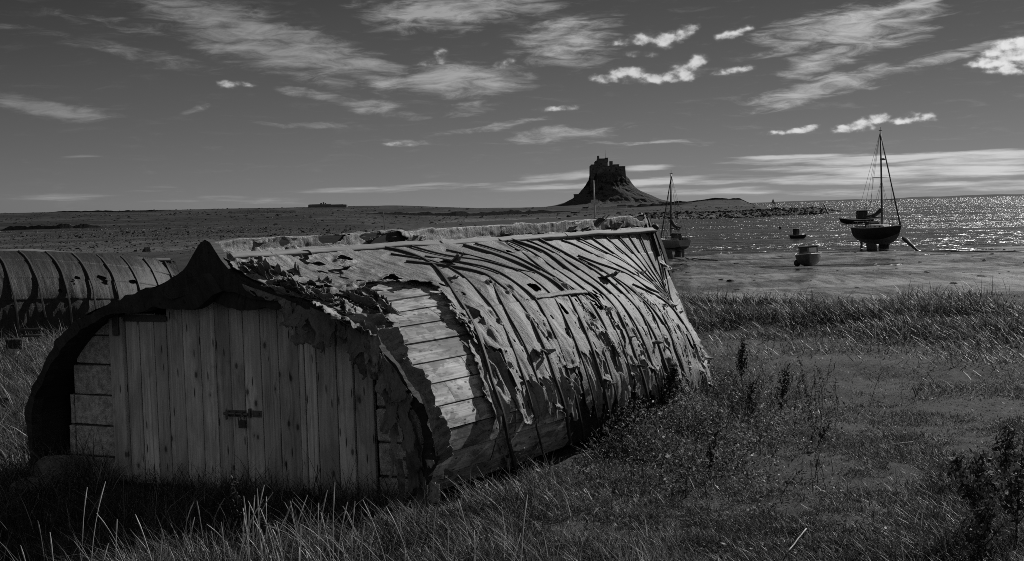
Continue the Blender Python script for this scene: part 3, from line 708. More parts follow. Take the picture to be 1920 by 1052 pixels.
def keel_wrap():
    na, ns = 900, 46; A = np.linspace(.0, 6.62, na); S = np.linspace(-.13, .19, ns)   # s: metres round the keel, 0 = top edge on the near side
    AAx, SS = np.meshgrid(A, S, indexing='ij'); q = np.stack([AAx, SS], -1).reshape(-1, 2)
    n = lambda sc, sd, o=4: fbm(q * np.array(sc), sd, o).reshape(na, ns)
    b = np.where(SS < 0, .052 + np.maximum(SS, -.105), .052); z = np.where(SS < 0, ztop(AAx), ztop(AAx) - SS)
    z = np.where(SS < -.105, ztop(AAx) - (-.105 - SS), z)
    wr = .005 * np.abs(n((9, 2.5), 71)) + .024 * n((2.6, 4), 72) + .002 * n((26, 5), 73)
    fl = np.clip(SS, 0, .2) / .17
    b = b + wr + fl * (.016 + .03 * np.clip(n((2.3, .5), 74), 0, 1)); z = z + .016 * n((3.5, 3), 75) + .006 * n((14, 3), 70)
    P = HULL.C + HULL.ax * (AAx + .006 * n((8, 8), 76))[..., None] + HULL.rt * b[..., None] + np.array([0, 0, 1.0]) * z[..., None]
    edge = .122 + .022 * n((4, .1), 77) + .016 * n((22, .1), 78, 3)
    keep = (SS < edge) & (n((1.6, 6), 79) < .66) & (SS > -.115 + .02 * n((9, .1), 80))
    f = gridfaces(na, ns, keep.ravel())[:, ::-1]
    o = mesh('keel_felt', P.reshape(-1, 3), [f], M_felt, shed, True, q + 40, None, True); md = o.modifiers.new('thickness', 'SOLIDIFY'); md.thickness = .004; md.offset = 0
keel_wrap()
RIDGE_SCRAPS = True
def ridge_batten():
    for a0, a1 in ((.12, 2.6), (2.64, 4.7), (4.72, 6.66)):
        A = np.linspace(a0, a1, 50); zc = 1.800 + .010 * fbm(np.stack([A * 1.6, A * 0], -1), 6)
        p = HULL.C + HULL.ax * A[:, None] + HULL.rt * (.128 + .004 * fbm(np.stack([A * 1.5, A * 0], -1), 8))[:, None] + np.array([0, 0, 1.0]) * zc[:, None]
        nn = np.tile((HULL.rt * .62 + np.array([0, 0, .78])), (50, 1)); mb = MB(); V, Q, UVv = strip(p, nn,   .058, .030, 0, .12, int(a0 * 9) + 2); mb.add(V, Q, None, UVv); mb.build('ridge_batten', M_batten2, shed, False, True, True)
ridge_batten()

# --- stem timbers at the far end ----------------------------------------------------------
sv = np.linspace(0, 1, 40); sp = HULL.P(np.ones(40), sv); mb = MB()
off = HULL.ax * .05; w = .055
R = [sp - HULL.rt * w + HULL.ax * -.02, sp - HULL.rt * w * .7 + off * 1.6, sp + HULL.rt * w * .7 + off * 1.6, sp + HULL.rt * w + HULL.ax * -.02]
V = np.stack(R, 1).reshape(-1, 3); mb.add(V, [[i * 4 + j, i * 4 + (j + 1) % 4, (i + 1) * 4 + (j + 1) % 4, (i + 1) * 4 + j] for i in range(39) for j in range(4)] + [[0, 1, 2, 3]], None, np.stack([np.repeat(sv * 2, 4), np.tile([0, .1, .2, .3], 40)], 1)[::1])
mb.build('stem_post', M_dark, shed, False, True, True)
for k, (x0, y0, x1, y1, r) in enumerate([(1199, 402, 1226, 470, .045), (1213, 408, 1236, 480, .035), (1206, 404, 1216, 440, .03)]):
    base = HULL.C + HULL.ax * 6.72 + HULL.rt * .14; p0 = atdist(x0, y0, base[1] - .02 * k); p1 = atdist(x1, y1, base[1] - .06 - .05 * k); mb = MB()
    d = p1 - p0; L = np.linalg.norm(d); d /= L; s1 = np.cross(d, HULL.ax); s1 /= np.linalg.norm(s1); s2 = np.cross(d, s1)
    mb.box((p0 + p1) / 2, (L, r * 1.5, .04), np.stack([d, s1, s2]), .006, (0, 1)); mb.build('stem_board', M_dark, shed, False, True, True)
mb = MB(); pb = atdist(1228, 427, 14.6); t = np.linspace(-1, 1, 9); mb.tube([pb + HULL.rt * .05 * q_ for q_ in t], .042 * np.sqrt(np.clip(1.05 - t * t, 0.05, 1)), 10); mb.build('stem_knob', M_dark, shed, True, True)

# --- front: rib, end wall, doors ------------------------------------------------------------
NRM = np.array([-math.sin(PHI), -math.cos(PHI), 0])      # towards the viewer
ZAX = np.array([0, 0, 1.0])
def arch_rib():
    """the cut edge of the hull: plank ends and the frame timber inside them"""
    for side in (1, -1):
        v = np.linspace(0, 1, 90); P, N = HULL.grid(np.array([0, .004]), v, side); P = P[0]; N = N[0]
        l = (P - C0) @ LAT; 
        inw = np.stack([-side * np.ones(90) * 0, np.zeros(90)], 1)
        depth = np.interp(v, [0, .08, .2, .35, .6, 1], [.34, .28, .13, .075, .06, .05]) + .020 * fbm(np.stack([v * 24, v * 0 + side], -1), 12, 5)
        c = P - N * depth[:, None]; c[:, 2] = np.minimum(c[:, 2], P[:, 2] - .02)
        near = v < .1
        oo = P + N * (.020 + .020 * fbm(np.stack([v * 20, v * 0], -1), 15 + side, 5) + .012 * fbm(np.stack([v * 60, v * 0], -1), 19 + side, 3))[:, None]
        thick = HULL.ax * .07
        jag = (.012 * fbm(np.stack([v * 25, v * 0], -1), 18 + side))[:, None] * HULL.ax
        R = [oo - thick * .3 + jag, c - thick * .3 + jag, c + thick, oo + thick]
        V = np.stack(R, 1).reshape(-1, 3); Q = [[i * 4 + j, i * 4 + (j + 1) % 4, (i + 1) * 4 + (j + 1) % 4, (i + 1) * 4 + j] for i in range(89) for j in range(4)] + [[0, 1, 2, 3]]
        mb = MB(); mb.add(V, Q, None, np.stack([np.repeat(v * 2.9, 4) + side, np.tile([0, .12, .2, .3], 90)], 1)); mb.build('end_frame', M_rim, shed, False, True, True)
arch_rib()
def apex_board():
    pts = [(298, 536), (325, 520), (346, 505), (360, 480), (372, 459), (384, 449), (394, 455), (402, 468), (414, 487), (436, 513), (478, 546), (516, 566), (470, 560), (440, 548), (400, 545), (352, 552), (322, 562), (306, 556)]
    fr = C0 + NRM * .035; n = len(pts); P = []
    for x, y in pts: d = ray(x, y); P.append(EYEP + d * (((fr - EYEP) @ NRM) / (d @ NRM)))
    P = np.array(P); bm = bmesh.new(); a = [bm.verts.new(p) for p in P]; b = [bm.verts.new(p - NRM * .09) for p in P]; bm.faces.new(a); bm.faces.new(b[::-1])
    for i in range(n): bm.faces.new([a[i], b[i], b[(i + 1) % n], a[(i + 1) % n]])
    bmesh.ops.recalc_face_normals(bm, faces=bm.faces); bmesh.ops.triangulate(bm, faces=bm.faces)
    V = np.array([v.co[:] for v in bm.verts]); Fc = np.array([[v.index for v in f.verts] for f in bm.faces]) if False else None
    bm.verts.index_update(); Fc = np.array([[v.index for v in f.verts] for f in bm.faces]); bm.free()
    mesh('apex_board', V, [Fc], M_rim, shed, False, np.stack([V @ LAT, V[:, 2]], 1) * 1.7, None, True)
apex_board()
REC = .24                                                 # how far the end wall stands back under the hull
WC = C0 + HULL.ax * REC
def onwall(x, y, dd=0.0):
    d = ray(x, y); t = ((WC + NRM * dd - EYEP) @ NRM) / (d @ NRM); return EYEP + d * t
def wl(x, y): p = onwall(x, y); return float((p - WC) @ LAT), float(p[2])
def wp(l, z, d=0.0): return WC + LAT * l + ZAX * z + NRM * d
WAX = np.stack([LAT, NRM, ZAX])
def board(mb, l0, l1, z0, z1, d0, d1, jit=0.0):
    mb.box(wp((l0 + l1) / 2, (z0 + z1) / 2, (d0 + d1) / 2), (l1 - l0, d1 - d0, z1 - z0), WAX, jit, None)
    # uv along the board: z is the grain
    V = mb.V[-1]; o = RNG.uniform(0, 60, 2); mb.UV[-1] = np.stack([(V @ ZAX) + o[0], ((V - WC) @ LAT) + o[1] + ((V - WC) @ NRM)], 1); return mb
planks = [[(247, 272, 587), (272, 300, 588), (300, 323, 590)], [(323, 353, 559), (353, 385, 557), (385, 413, 557), (413, 440, 558)],
          [(440, 465, 562), (465, 497, 563), (497, 530, 567), (530, 567, 574)], [(567, 578, 585), (578, 600, 614), (600, 637, 613), (637, 668, 615)]]
def door_leaf(groups, name, d):
    e = empty(name, (0, 0, 0)); e.parent = shed; mb = MB()
    for gi in groups:
        for x0, x1, yt in planks[gi]:
            a, _ = wl(x0, 700); b, _ = wl(x1, 700); _, zt = wl((x0 + x1) / 2, yt)
            board(mb, a + RNG.uniform(.001, .006), b - RNG.uniform(.001, .005), -.12, zt + RNG.uniform(-.006, .004), d + RNG.uniform(-.003, .004), d + .03)
    o = mb.build('boards', M_door, e, False, True, True)
    return e
left_leaf = door_leaf([0, 1], 'door', .02); right_leaf = door_leaf([2, 3], 'door', .02)
mb = MB(); a, z = wl(222, 700); b, _ = wl(246, 700); board(mb, a, b, -.1, wl(230, 592)[1], .03, .09); mb.build('door_jamb', M_door, shed, False, True, True)
mb = MB(); a, z = wl(669, 700); b, _ = wl(703, 700); board(mb, a, b, -.1, wl(680, 636)[1], .00, .035); mb.build('door_jamb', M_door, shed, False, True, True)
# strap hinge
mb = MB(); p0 = wl(234, 591); p1 = wl(318, 594)
mb.box(wp((p0[0] + p1[0]) / 2, (p0[1] + p1[1]) / 2 - .012, .062), (p1[0] - p0[0], .012, .055), WAX); mb.box(wp(p0[0] - .01, p0[1] - .055, .10), (.06, .02, .20), WAX)
mb.box(wp(p1[0] - .004, p1[1] - .012, .0625), (.05, .0135, .038), WAX)
mb.build('strap_hinge', M_iron, left_leaf, False, True)
mb = MB(); l, z = wl(490, 774); mb.box(wp(l, z, .054), (.085, .005, .05), WAX); mb.box(wp(l + .012, z, .058), (.022, .008, .02), WAX); mb.box(wp(l - .06, z + .005, .062), (.016, .03, .07), WAX); mb.build('bolt_keeper', M_zinc, right_leaf, False, True)
mb = MB(); l0, z0 = wl(431, 772); l1, _ = wl(470, 772)
mb.tube([wp(l0, z0, .075), wp(l1 + .03, z0, .075)], .011, 10); mb.box(wp((l0 + l1) / 2 + .01, z0, .054), (l1 - l0 - .03, .006, .052), WAX)
for q_ in (.2, .55, .9): mb.box(wp(l0 + (l1 - l0) * q_, z0, .073), (.014, .034, .036), WAX)
mb.box(wp(l0 + .025, z0 - .022, .078), (.012, .014, .05), WAX); mb.build('sliding_bolt', M_zinc, left_leaf, False, True)
# padlock hangs from the bolt: a thing of its own
l, z = wl(467, 792); lockc = wp(l, z, .085)
lock = empty('padlock', tuple(lockc - ZAX * .035), 0, 'small dark padlock hanging from the bolt on the board door', 'padlock')
mb = MB(); mb.box(lockc, (.054, .026, .058), WAX); mb.box(lockc - ZAX * .024, (.056, .028, .008), WAX); mb.build('lock_body', M_iron, lock, False, True)
t = np.linspace(0, math.pi, 12); mb = MB(); mb.tube([lockc + ZAX * .026] + [lockc + LAT * .018 * -math.cos(q_) + ZAX * (.045 + .022 * math.sin(q_)) for q_ in t] + [lockc + LAT * .018 + ZAX * .026], .0055, 8); mb.build('shackle', M_zinc, lock, True, True)
# block wall both sides of the door: separate blocks on a mortar backing
def arch_half(z, side):
    v = np.linspace(.1, 1, 80); P, N = HULL.grid(np.array([.06, .061]), v, side); P = P[0]; q = (P - WC) @ LAT; zz = P[:, 2]
    return float(np.interp(z, zz[::-1], q[::-1]))
def blocks():
    mb = MB(); back = MB(); mbr = MB(); backr = MB(); lj = wl(222, 700)[0]; rj = wl(706, 700)[0]
    zs = [-.18]; LEFTX = [128, 130, 134, 141, 150, 172, 204]

    for yy in (855, 797, 740, 683, 628): zs.append(wl(190, yy)[1])
    zs.append(zs[-1] + .13)
    for z0, z1 in zip(zs[:-1], zs[1:]):
        L = wl(LEFTX[min(zs.index(z0), 6)], 720)[0]; n = 1 if lj - L < .5 else 2
        if lj - L > .06:
            if n == 2: cut = lj - .46; mb.box(wp((cut + lj) / 2, (z0 + z1) / 2, -.02 + RNG.uniform(-.006, .006)), (lj - cut - .014, .1, z1 - z0 - .014), WAX, .0025); mb.box(wp((cut + L) / 2, (z0 + z1) / 2, -.02 + RNG.uniform(-.006, .006)), (cut - L - .014, .1, z1 - z0 - .014), WAX, .0025)
            else: mb.box(wp((L + lj) / 2, (z0 + z1) / 2, -.02 + RNG.uniform(-.008, .008)), (lj - L - .012, .1, z1 - z0 - .014), WAX, .0025)
            back.box(wp((L + lj) / 2, (z0 + z1) / 2, -.06), (lj - L, .15, z1 - z0 - .002), WAX)
        Rr = arch_half(max(z1 - .07, 0), 1) - .06
        if Rr - rj > .05:
            mbr.box(wp((Rr + rj) / 2, (z0 + z1) / 2, -.02 + RNG.uniform(-.008, .008)), (Rr - rj - .01, .1, z1 - z0 - .014), WAX, .0025)
            backr.box(wp((Rr + rj) / 2, (z0 + z1) / 2, -.06), (Rr - rj, .15, z1 - z0 - .002), WAX)
    for a_, b_ in ((mb, back), (mbr, backr)):
        e = empty('end_wall'); e.parent = shed
        a_.build('blocks', M_block, e, False, True); b_.build('mortar', M_mortar, e, False, True)
blocks()
# dark boarding behind the doors closes the end
mb = MB()
for k in range(12):
    l0 = -1.5 + k * .25; zt = float(np.interp(abs(l0 + .125), [0, .3, .72, 1.0, 1.25, 1.45], [1.6, 1.5, 1.34, 1.24, 1.08, .85])) - .05; board(mb, l0, l0 + .245, -.1, zt, -.13, -.10)
mb.build('back_boarding', M_dark, shed, False, True, True)

# --- torn flaps of felt along the cut edge -------------------------------------------------
def flap(o, d1, d2, w, l, curl, seed, mat=M_felt2, name='felt_flap', nrm=None, n1=22, n2=26, rag=.35, crumple=.02):
    """ragged patch: d1 across (width w), d2 along (length l), curling towards nrm"""
    d1 = np.asarray(d1, float) / np.linalg.norm(d1); d2 = np.asarray(d2, float) / np.linalg.norm(d2)
    nrm = np.cross(d1, d2) if nrm is None else np.asarray(nrm, float)
    nrm = nrm / np.linalg.norm(nrm); i, j = np.meshgrid(np.linspace(-.5, .5, n1), np.linspace(0, 1, n2), indexing='ij')
    q = np.stack([i * w, j * l], -1).reshape(-1, 2)
    n = lambda sc, sd, o_=3: fbm(q * sc, sd + seed * 13, o_).reshape(n1, n2)
    wid = 1 + .35 * n(np.array([.01, 5.]), 1) - .45 * j ** 2
    ang = curl * j * (1 + .5 * n(np.array([4., 1.]), 2)); L = l
    along = np.where(np.abs(ang) > 1e-3, np.sin(ang) / np.where(np.abs(ang) > 1e-3, ang, 1), 1) * j * L; out = np.where(np.abs(ang) > 1e-3, (1 - np.cos(ang)) / np.where(np.abs(ang) > 1e-3, ang, 1), 0) * j * L
    P = np.asarray(o) + d1 * (i * w * wid)[..., None] + d2 * along[..., None] + nrm * (out + crumple * (np.abs(n(np.array([9., 6.]), 3)) * 1.3 + .7 * n(np.array([20., 14.]), 4)) * (.15 + j))[..., None]
    edge = np.minimum.reduce([(.5 - np.abs(i)) * w, (1 - j) * l * 1.2]) + rag * .06 * n(np.array([14., 14.]), 5) 
    keep = edge > .012 * rag
    f = gridfaces(n1, n2, keep.ravel())
    if not len(f): return
    o_ = mesh(name, P.reshape(-1, 3), [f], mat, shed, True, q + seed * 2.3, None, True); md = o_.modifiers.new('thickness', 'SOLIDIFY'); md.thickness = .004; md.offset = 0
    return o_
TOW = NRM
def edge_pt(v, out=.02): 
    P, N = HULL.grid(np.array([0, .004]), np.array([v, v + .004]), 1); T = P[0, 1] - P[0, 0]; return P[0, 0] + N[0, 0] * out, N[0, 0], T / np.linalg.norm(T)
rf = np.random.default_rng(11)
vs_ = np.linspace(.13, .66, 24) + rf.uniform(-.015, .015, 24)
for k, v in enumerate(vs_):
    p, n, t = edge_pt(v + rf.uniform(-.01, .01))
    down = -ZAX * .8 - n * .35 + TOW * .25 + t * rf.uniform(-.2, .5)
    flap(p + TOW * rf.uniform(.0, .05) - n * .02, t, down, rf.uniform(.10, .30), rf.uniform(.10, .30) * (.40 + .75 * sst(v, .18, .36)), rf.uniform(-.9, 1.2), 100 + k, M_torn if k % 3 else M_felt2, nrm=TOW, rag=.8, crumple=.022)
for k, v in enumerate(np.linspace(.10, .46, 44)):           # torn pieces lying back over the top edge
    p, n, t = edge_pt(v + rf.uniform(-.012, .012), .03)
    p = p + HULL.ax * rf.uniform(-.02, .62) ; lying = k % 4 > 0
    flap(p, t + HULL.ax * rf.uniform(-.9, .9), -HULL.ax * rf.uniform(.3, 1) + n * rf.uniform(.0, .15 if lying else .7) + t * rf.uniform(-.8, .8), rf.uniform(.12, .42), rf.uniform(.08, .22), rf.uniform(-.3, .8) if lying else rf.uniform(.4, 1.6), 140 + k, (M_felt2, M_felt, M_torn)[k % 3], nrm=n, crumple=.03, rag=.8)
# the long curled ribbon down the front edge
def ribbon():
    n1, n2 = 150, 18
    inner = np.array([(634, 592), (690, 634), (722, 670), (748, 720), (775, 775), (796, 835), (812, 880)]); outer = np.array([(700, 612), (728, 628), (748, 668), (778, 722), (812, 775), (838, 822), (842, 866)])
    a = np.stack([HULL.P(*[np.array([q]) for q in uv_at(*p)])[0] for p in inner]); b = np.stack([HULL.P(*[np.array([q]) for q in uv_at(*p)])[0] for p in outer])
    s = np.linspace(0, 1, len(a)); S = np.linspace(0, 1, n1); a = herm(s, a, S); b = herm(s, b, S)
    j = np.linspace(0, 1, n2)[None, :, None]; q = np.stack(np.meshgrid(S * 2.2, np.linspace(0, .3, n2), indexing='ij'), -1).reshape(-1, 2)
    n = lambda sc, sd: fbm(q * np.array(sc), sd, 3).reshape(n1, n2)
    rg = 1 + .30 * fbm(np.stack([S * 13, S * 0], -1), 91) + .12 * fbm(np.stack([S * 50, S * 0], -1), 92)
    jj = j * .8 * rg[:, None, None]
    mid = a[:, None] * (1 - jj) + b[:, None] * jj
    nr = np.array(HULL.rt) * .7 + ZAX * .6 + TOW * .2; nr /= np.linalg.norm(nr)
    lift = (.05 + .10 * j[..., 0] ** 1.5 * (1 + .8 * n((5, .5), 93)) + .016 * n((12, 12), 94))
    P = mid + nr * lift[..., None]
    o = mesh('felt_ribbon', P.reshape(-1, 3), [gridfaces(n1, n2)], M_felt, shed, True, q + 7, None, True); md = o.modifiers.new('thickness', 'SOLIDIFY'); md.thickness = .005; md.offset = 0
ribbon()
# strips hanging in front of the blocks to the right of the door
FR = C0 + NRM * .03
def onfront(x, y, dd=0):
    d = ray(x, y); t = ((FR + NRM * dd - EYEP) @ NRM) / (d @ NRM); return EYEP + d * t
for k, (x0, y0, x1, y1, w, cu, mt_) in enumerate([(728, 705, 742, 800, .19, .5, M_torn), (746, 722, 778, 832, .17, .4, M_torn), (738, 770, 745, 880, .09, .3, M_felt2), (748, 860, 758, 938, .08, .2, M_felt2), (770, 790, 796, 950, .17, .1, M_tar),
        (790, 930, 800, 985, .08, .6, M_felt), (700, 610, 712, 690, .10, .4, M_felt2), (680, 600, 694, 672, .09, .3, M_felt2), (762, 760, 782, 900, .16, .15, M_tar), (806, 862, 826, 930, .10, .5, M_felt)]):
    a = onfront(x0, y0); b = onfront(x1, y1); flap(a, LAT, b - a, w * .85, np.linalg.norm(b - a) * 1.15, cu, 200 + k, mt_, nrm=NRM, rag=.6, crumple=.02)
for k in range(15):                                         # scraps along the ridge capping
    a_ = rf.uniform(.1, 6.5); p = HULL.C + HULL.ax * a_ + HULL.rt * rf.uniform(-.03, .07) + ZAX * (ztop(a_) - rf.uniform(-.01, .09))
    flap(p, HULL.ax + ZAX * rf.uniform(-.2, .2), HULL.rt * rf.uniform(.2, 1) + ZAX * rf.uniform(-.9, .35) + HULL.ax * rf.uniform(-.6, .6), rf.uniform(.08, .30), rf.uniform(.05, .10), rf.uniform(-.4, .5), 260 + k, (M_felt, M_felt2, M_torn)[k % 3], nrm=ZAX * .6 + HULL.rt * .8, rag=.8, crumple=.03)
# odd scraps standing proud of the side
for k in range(34):
    u, v = rf.uniform(.2, .97), rf.uniform(.18, .97)
    if k < 20: v = rf.uniform(.62, .95)
    P, N = HULL.grid(np.array([u, u + .003]), np.array([v, v + .003]), 1); p, n = P[0, 0], N[0, 0]; x, y = proj(p)
    if inpoly(np.array([x]), np.array([y]), BARE)[0] or below(x, y, BOT) > 5: continue
    tv = P[0, 1] - P[0, 0]; tu = P[1, 0] - P[0, 0]
    flap(p + n * .035, tu, tv + n * .2 * np.linalg.norm(tv) + tu * rf.uniform(-.6, .6) * np.linalg.norm(tv) / np.linalg.norm(tu), rf.uniform(.05, .2), rf.uniform(.06, .2), rf.uniform(.1, 1.1), 300 + k, M_torn if k % 2 else M_felt2, nrm=n, rag=.9, crumple=.05)

# ------------------------------------------------------------------ the second shed, behind on the left
def second_shed():
    base = onz(170, 642)
    T = [(.05, 1.50), (.2, 1.47), (.5, 1.40), (.85, 1.27), (1.12, 1.08), (1.30, .85), (1.38, .62), (1.42, .4), (1.44, .2), (1.45, -.05)]
    T2 = [(.05, 1.50), (.16, 1.44), (.38, 1.34), (.62, 1.18), (.84, .97), (.98, .74), (1.06, .52), (1.1, .32), (1.12, .16), (1.13, -.05)]
    T4 = [(.03, 1.27), (.03, 1.22), (.03, 1.12), (.03, 1.0), (.03, .8), (.04, .6), (.05, .4), (.05, .25), (.05, .1), (.05, -.05)]
    T = [(b_, z_ * 1.05) for b_, z_ in T]; T2 = [(b_, z_ * .92) for b_, z_ in T2]; psi = math.radians(55)
    end = atdist(326, 492, 24.5); end[2] = 0
    ax = np.array([math.sin(psi), math.cos(psi), 0]); L = 7.2
    h = Hull(end - ax * L, psi, [T, T, T2, T4], [0, .55, .85, 1.0], [0, 4.0, 6.2, None], ([-1.5, -.8, .1], [7.15, 7.3, 7.5]))
    e = empty('upturned_boat_shed', tuple(end - ax * L / 2), 0, 'low dark tarred upturned boat behind the big shed, thin battens down its side', 'boat shed')
    kw = dict(parent=e, world_space=True)
    nu, nv = 420, 170; U = np.linspace(0, 1, nu); V = np.linspace(0, 1, nv)
    P, N = h.grid(U, V, 1); gu2, gv2 = np.meshgrid(U * h.L, V * h.G, indexing='ij'); q = np.stack([gu2, gv2], -1).reshape(-1, 2)
    n = lambda sc, sd: fbm(q * np.array(sc), sd, 4).reshape(nu, nv)
    lap = sum(.010 * sst(gv2, a, a + .015) for a in (.62, 1.18, 1.62)) - .012
    off = .040 + .010 * n((2.2, 1.5), 401) + .010 * np.abs(n((5, .8), 402)) - lap
    keep = (n((2.4, 3.2), 403) < .92) & (gv2 < h.G - .12 + .08 * n((4, .1), 405))
    Pp = P + N * off[..., None]
    f = gridfaces(nu, nv, keep.ravel())[:, ::-1]; mesh('felt_cover', Pp.reshape(-1, 3), [f], M_tar2, e, True, q + 90, None, True)
    build_planking(h, 'planking', M_dark, e, 1, 12, 120, -.01, 0, 77)
    P2, N2 = h.grid(np.linspace(0, 1, 60), np.linspace(0, 1, 40), -1); mesh('far_side_felt', P2.reshape(-1, 3), [gridfaces(60, 40)], M_tar, e, True, np.zeros((2400, 2)), None, True)
    for k, u in enumerate(np.linspace(.20, .965, 13)):
        v = np.linspace(.03, .97 if k % 3 else .8, 40); uu = u + .010 * v + .003 * fbm(np.stack([v * 3, v * 0 + k], -1), 7)
        p = h.P(uu, v); _, nn = h.grid(np.array([u, u + .01]), v, 1); nn = nn[0]; mb = MB(); Vv, Q, UVv = strip(p, nn, .032, .026, .046, .2, k + 31); mb.add(Vv, Q, None, UVv); mb.build('batten', M_lath, e, False, True, True)
    A = np.linspace(0, 7.1, 60); p = h.C + ax * A[:, None] + h.rt * .06 + ZAX * (1.60 - .30 * sst(A, 4.0, 7.1) + .006 * fbm(np.stack([A * 2, A * 0], -1), 3))[:, None]; mb = MB(); Vv, Q, UVv = strip(p, np.tile(ZAX * .8 + h.rt * .6, (60, 1)), .075, .03, 0, .1, 3); mb.add(Vv, Q, None, UVv); mb.build('ridge_batten', M_batten2, e, False, True, True)
    A = np.linspace(0, 7.1, 30); mb = MB(); mb.tube(h.C + ax * A[:, None] + ZAX * (1.595 - .30 * sst(A, 4.0, 7.1))[:, None], .055, 6); mb.build('keel', M_dark, e, False, True)
    mb = MB(); pl = onz(60, 640); c = np.array(atdist(58, 618, base[1] - 1.55)); mb.box(c, (.36, .05, .035), None, .004); mb.box(c - ZAX * .1 + np.array([.02, 0, 0]), (.34, .05, .03), None, .004); mb.build('loose_rail', M_batten, e, False, True)
second_shed()

# ------------------------------------------------------------------ castle on its crag
CX, CY = 0, 0
def castle():
    Y0 = 1000.0
    def at(x, y): return atdist(x, y, Y0)
    c = at(1140, 385); sc = Y0 / F
    # silhouette of the crag: half widths left / right (px from x=1140) by row
    rows = np.array([388, 385, 382, 377, 370, 363, 358, 352, 345, 337, 330, 326, 322]); Lw = np.array([140, 122, 100, 80, 66, 56, 51, 46, 41, 35, 33.5, 32, 28]); Rw = np.array([130, 120, 104, 90, 77, 65, 58, 52, 46, 41, 34, 30, 25])
    z = 2.1 + (horizon(1140) - rows) * sc
    n = 220; th = np.linspace(0, 2 * math.pi, n, endpoint=False); k = 70; zz = np.linspace(z[0] - 6, z[-1], k)
    TH, ZZ = np.meshgrid(th, zz, indexing='ij')
    l = np.interp(ZZ, z, Lw) * sc + np.clip(z[0] - ZZ, 0, 9) * 4; r = np.interp(ZZ, z, Rw) * sc + np.clip(z[0] - ZZ, 0, 9) * 4
    cr = np.cos(TH); w = (cr + 1) / 2; rad = l * (1 - w) + r * w
    # a lower grassy shoulder facing the shore on the right-hand side
    front = np.clip(-np.sin(TH), 0, 1); hh = (ZZ - z[0]) / (z[-1] - z[0])
    rad = rad * (1 + front * (.35 * (1 - sst(hh, .25, .62)) * np.clip(.5 + 1.1 * np.cos(TH - .3), 0, 1)))
    q = np.stack([np.cos(TH) * 3, np.sin(TH) * 3, ZZ * .16], -1).reshape(-1, 3)
    crag = fbm(q * 1.0, 50, 5).reshape(TH.shape); rib = np.abs(fbm(q * np.array([2.2, 2.2, .9]), 51, 5).reshape(TH.shape))
    sil = np.clip(np.abs(np.cos(TH)), 0, 1) ** 4
    rad = rad * (1 + (.10 * crag - .10 * rib) * (1 - .75 * sil) * (1 - sst(hh, .92, 1)))
    V = np.stack([c[0] + rad * np.cos(TH), c[1] + rad * np.sin(TH), ZZ], -1)
    Vt = np.concatenate([V.reshape(-1, 3), [[c[0], c[1], z[-1] + .4]]]); T = [[i * k + k - 1, ((i + 1) % n) * k + k - 1, n * k] for i in range(n)]
    mt, g, o = new_mat('crag'); co = g.node('ShaderNodeTexCoord').outputs['Object']; nn = g.noise(co, .12, 7, .7); up = g.node('ShaderNodeSeparateXYZ', {0: g.node('ShaderNodeNewGeometry').outputs['Normal']}).outputs[2]
    grass = g.ss(g.add(up, g.mul(g.add(nn, -.5), 1.2)), .48, .66)
    finish(g, o, g.mix(grass, g.mix(g.ss(nn, .4, .65), .010, .04), .055), .95, g.noise(co, .5, 6, .7), .8, 1.2, .05)
    ob = mesh('castle_hill', Vt, [gridfaces(n, k, closed=True), np.array(T)], mt, None, False); tag(ob, kind='structure')
    # the castle itself, terraces of battered stone walls
    mc, g, o = new_mat('castle_stone'); co = g.node('ShaderNodeTexCoord').outputs['Object']; nn = g.noise(co, .5, 7, .7); bk = g.node('ShaderNodeTexBrick', {'Vector': g.mapping(co, rot=(math.pi / 2, 0, 0)), 'Scale': 1.2}).outputs['Fac']
    finish(g, o, g.mul(g.mix(g.ss(nn, .35, .65), .05, .12), g.mix(bk, 1.0, .7)), .95, nn, .6, .3, .1)
    root = empty('castle', (c[0], c[1], z[-1] - 4), 0, 'dark stone castle with stacked walls and chimneys on top of the steep crag', 'castle')
    def prism(name, pts, y0, y1, bat=.0, cap=True, par=root):
        """wall block: outline px (x0,x1) with top row and bottom row, plan depth y0..y1 m about the middle"""
        x0, x1, yt, yb = pts; a = at(x0, yt); b = at(x1, yt); zb = at(x0, yb)[2]; zt = (a[2] + b[2]) / 2; mb = MB(); d = bat * (zt - zb)
        top = [(a[0], y0), (b[0], y0), (b[0], y1), (a[0], y1)]; bot = [(a[0] - d, y0 - d), (b[0] + d, y0 - d), (b[0] + d, y1 + d), (a[0] - d, y1 + d)]
        V = [[p[0], c[1] + p[1], zb] for p in bot] + [[p[0], c[1] + p[1], zt] for p in top]
        mb.add(V, [[0, 1, 5, 4], [1, 2, 6, 5], [2, 3, 7, 6], [3, 0, 4, 7], [4, 5, 6, 7]])
        if cap:                                               # parapet coping
            w_ = (b[0] - a[0]); mb.box([(a[0] + b[0]) / 2, c[1] + y0 - .02, zt + .25], (w_ + .3, .5, .55), None, .02)
        return mb.build(name, mc, par, False, True)
    prism('lower_wall', (1106.5, 1120, 311, 345), -9, 9, .03); prism('lower_wall', (1118, 1150, 313, 345), -11.5, 9, .05); prism('lower_wall', (1149, 1170.5, 313.5, 340), -8, 10, .05)
    prism('upper_wall', (1115, 1121, 303.5, 316), -5, 6); prism('keep', (1119, 1138, 299, 318), -7, 5); prism('turret', (1133.2, 1138.8, 297.6, 305), -7.3, 0)
    prism('upper_wall', (1107.2, 1117, 310, 316), -6, 6); prism('chimney', (1119.3, 1123, 292.4, 303), -3, 0, 0, False); prism('chimney', (1142.4, 1148.2, 302.4, 315), -3, 1, 0, False); prism('house_block', (1149, 1160, 309.6, 318), -4, 6)
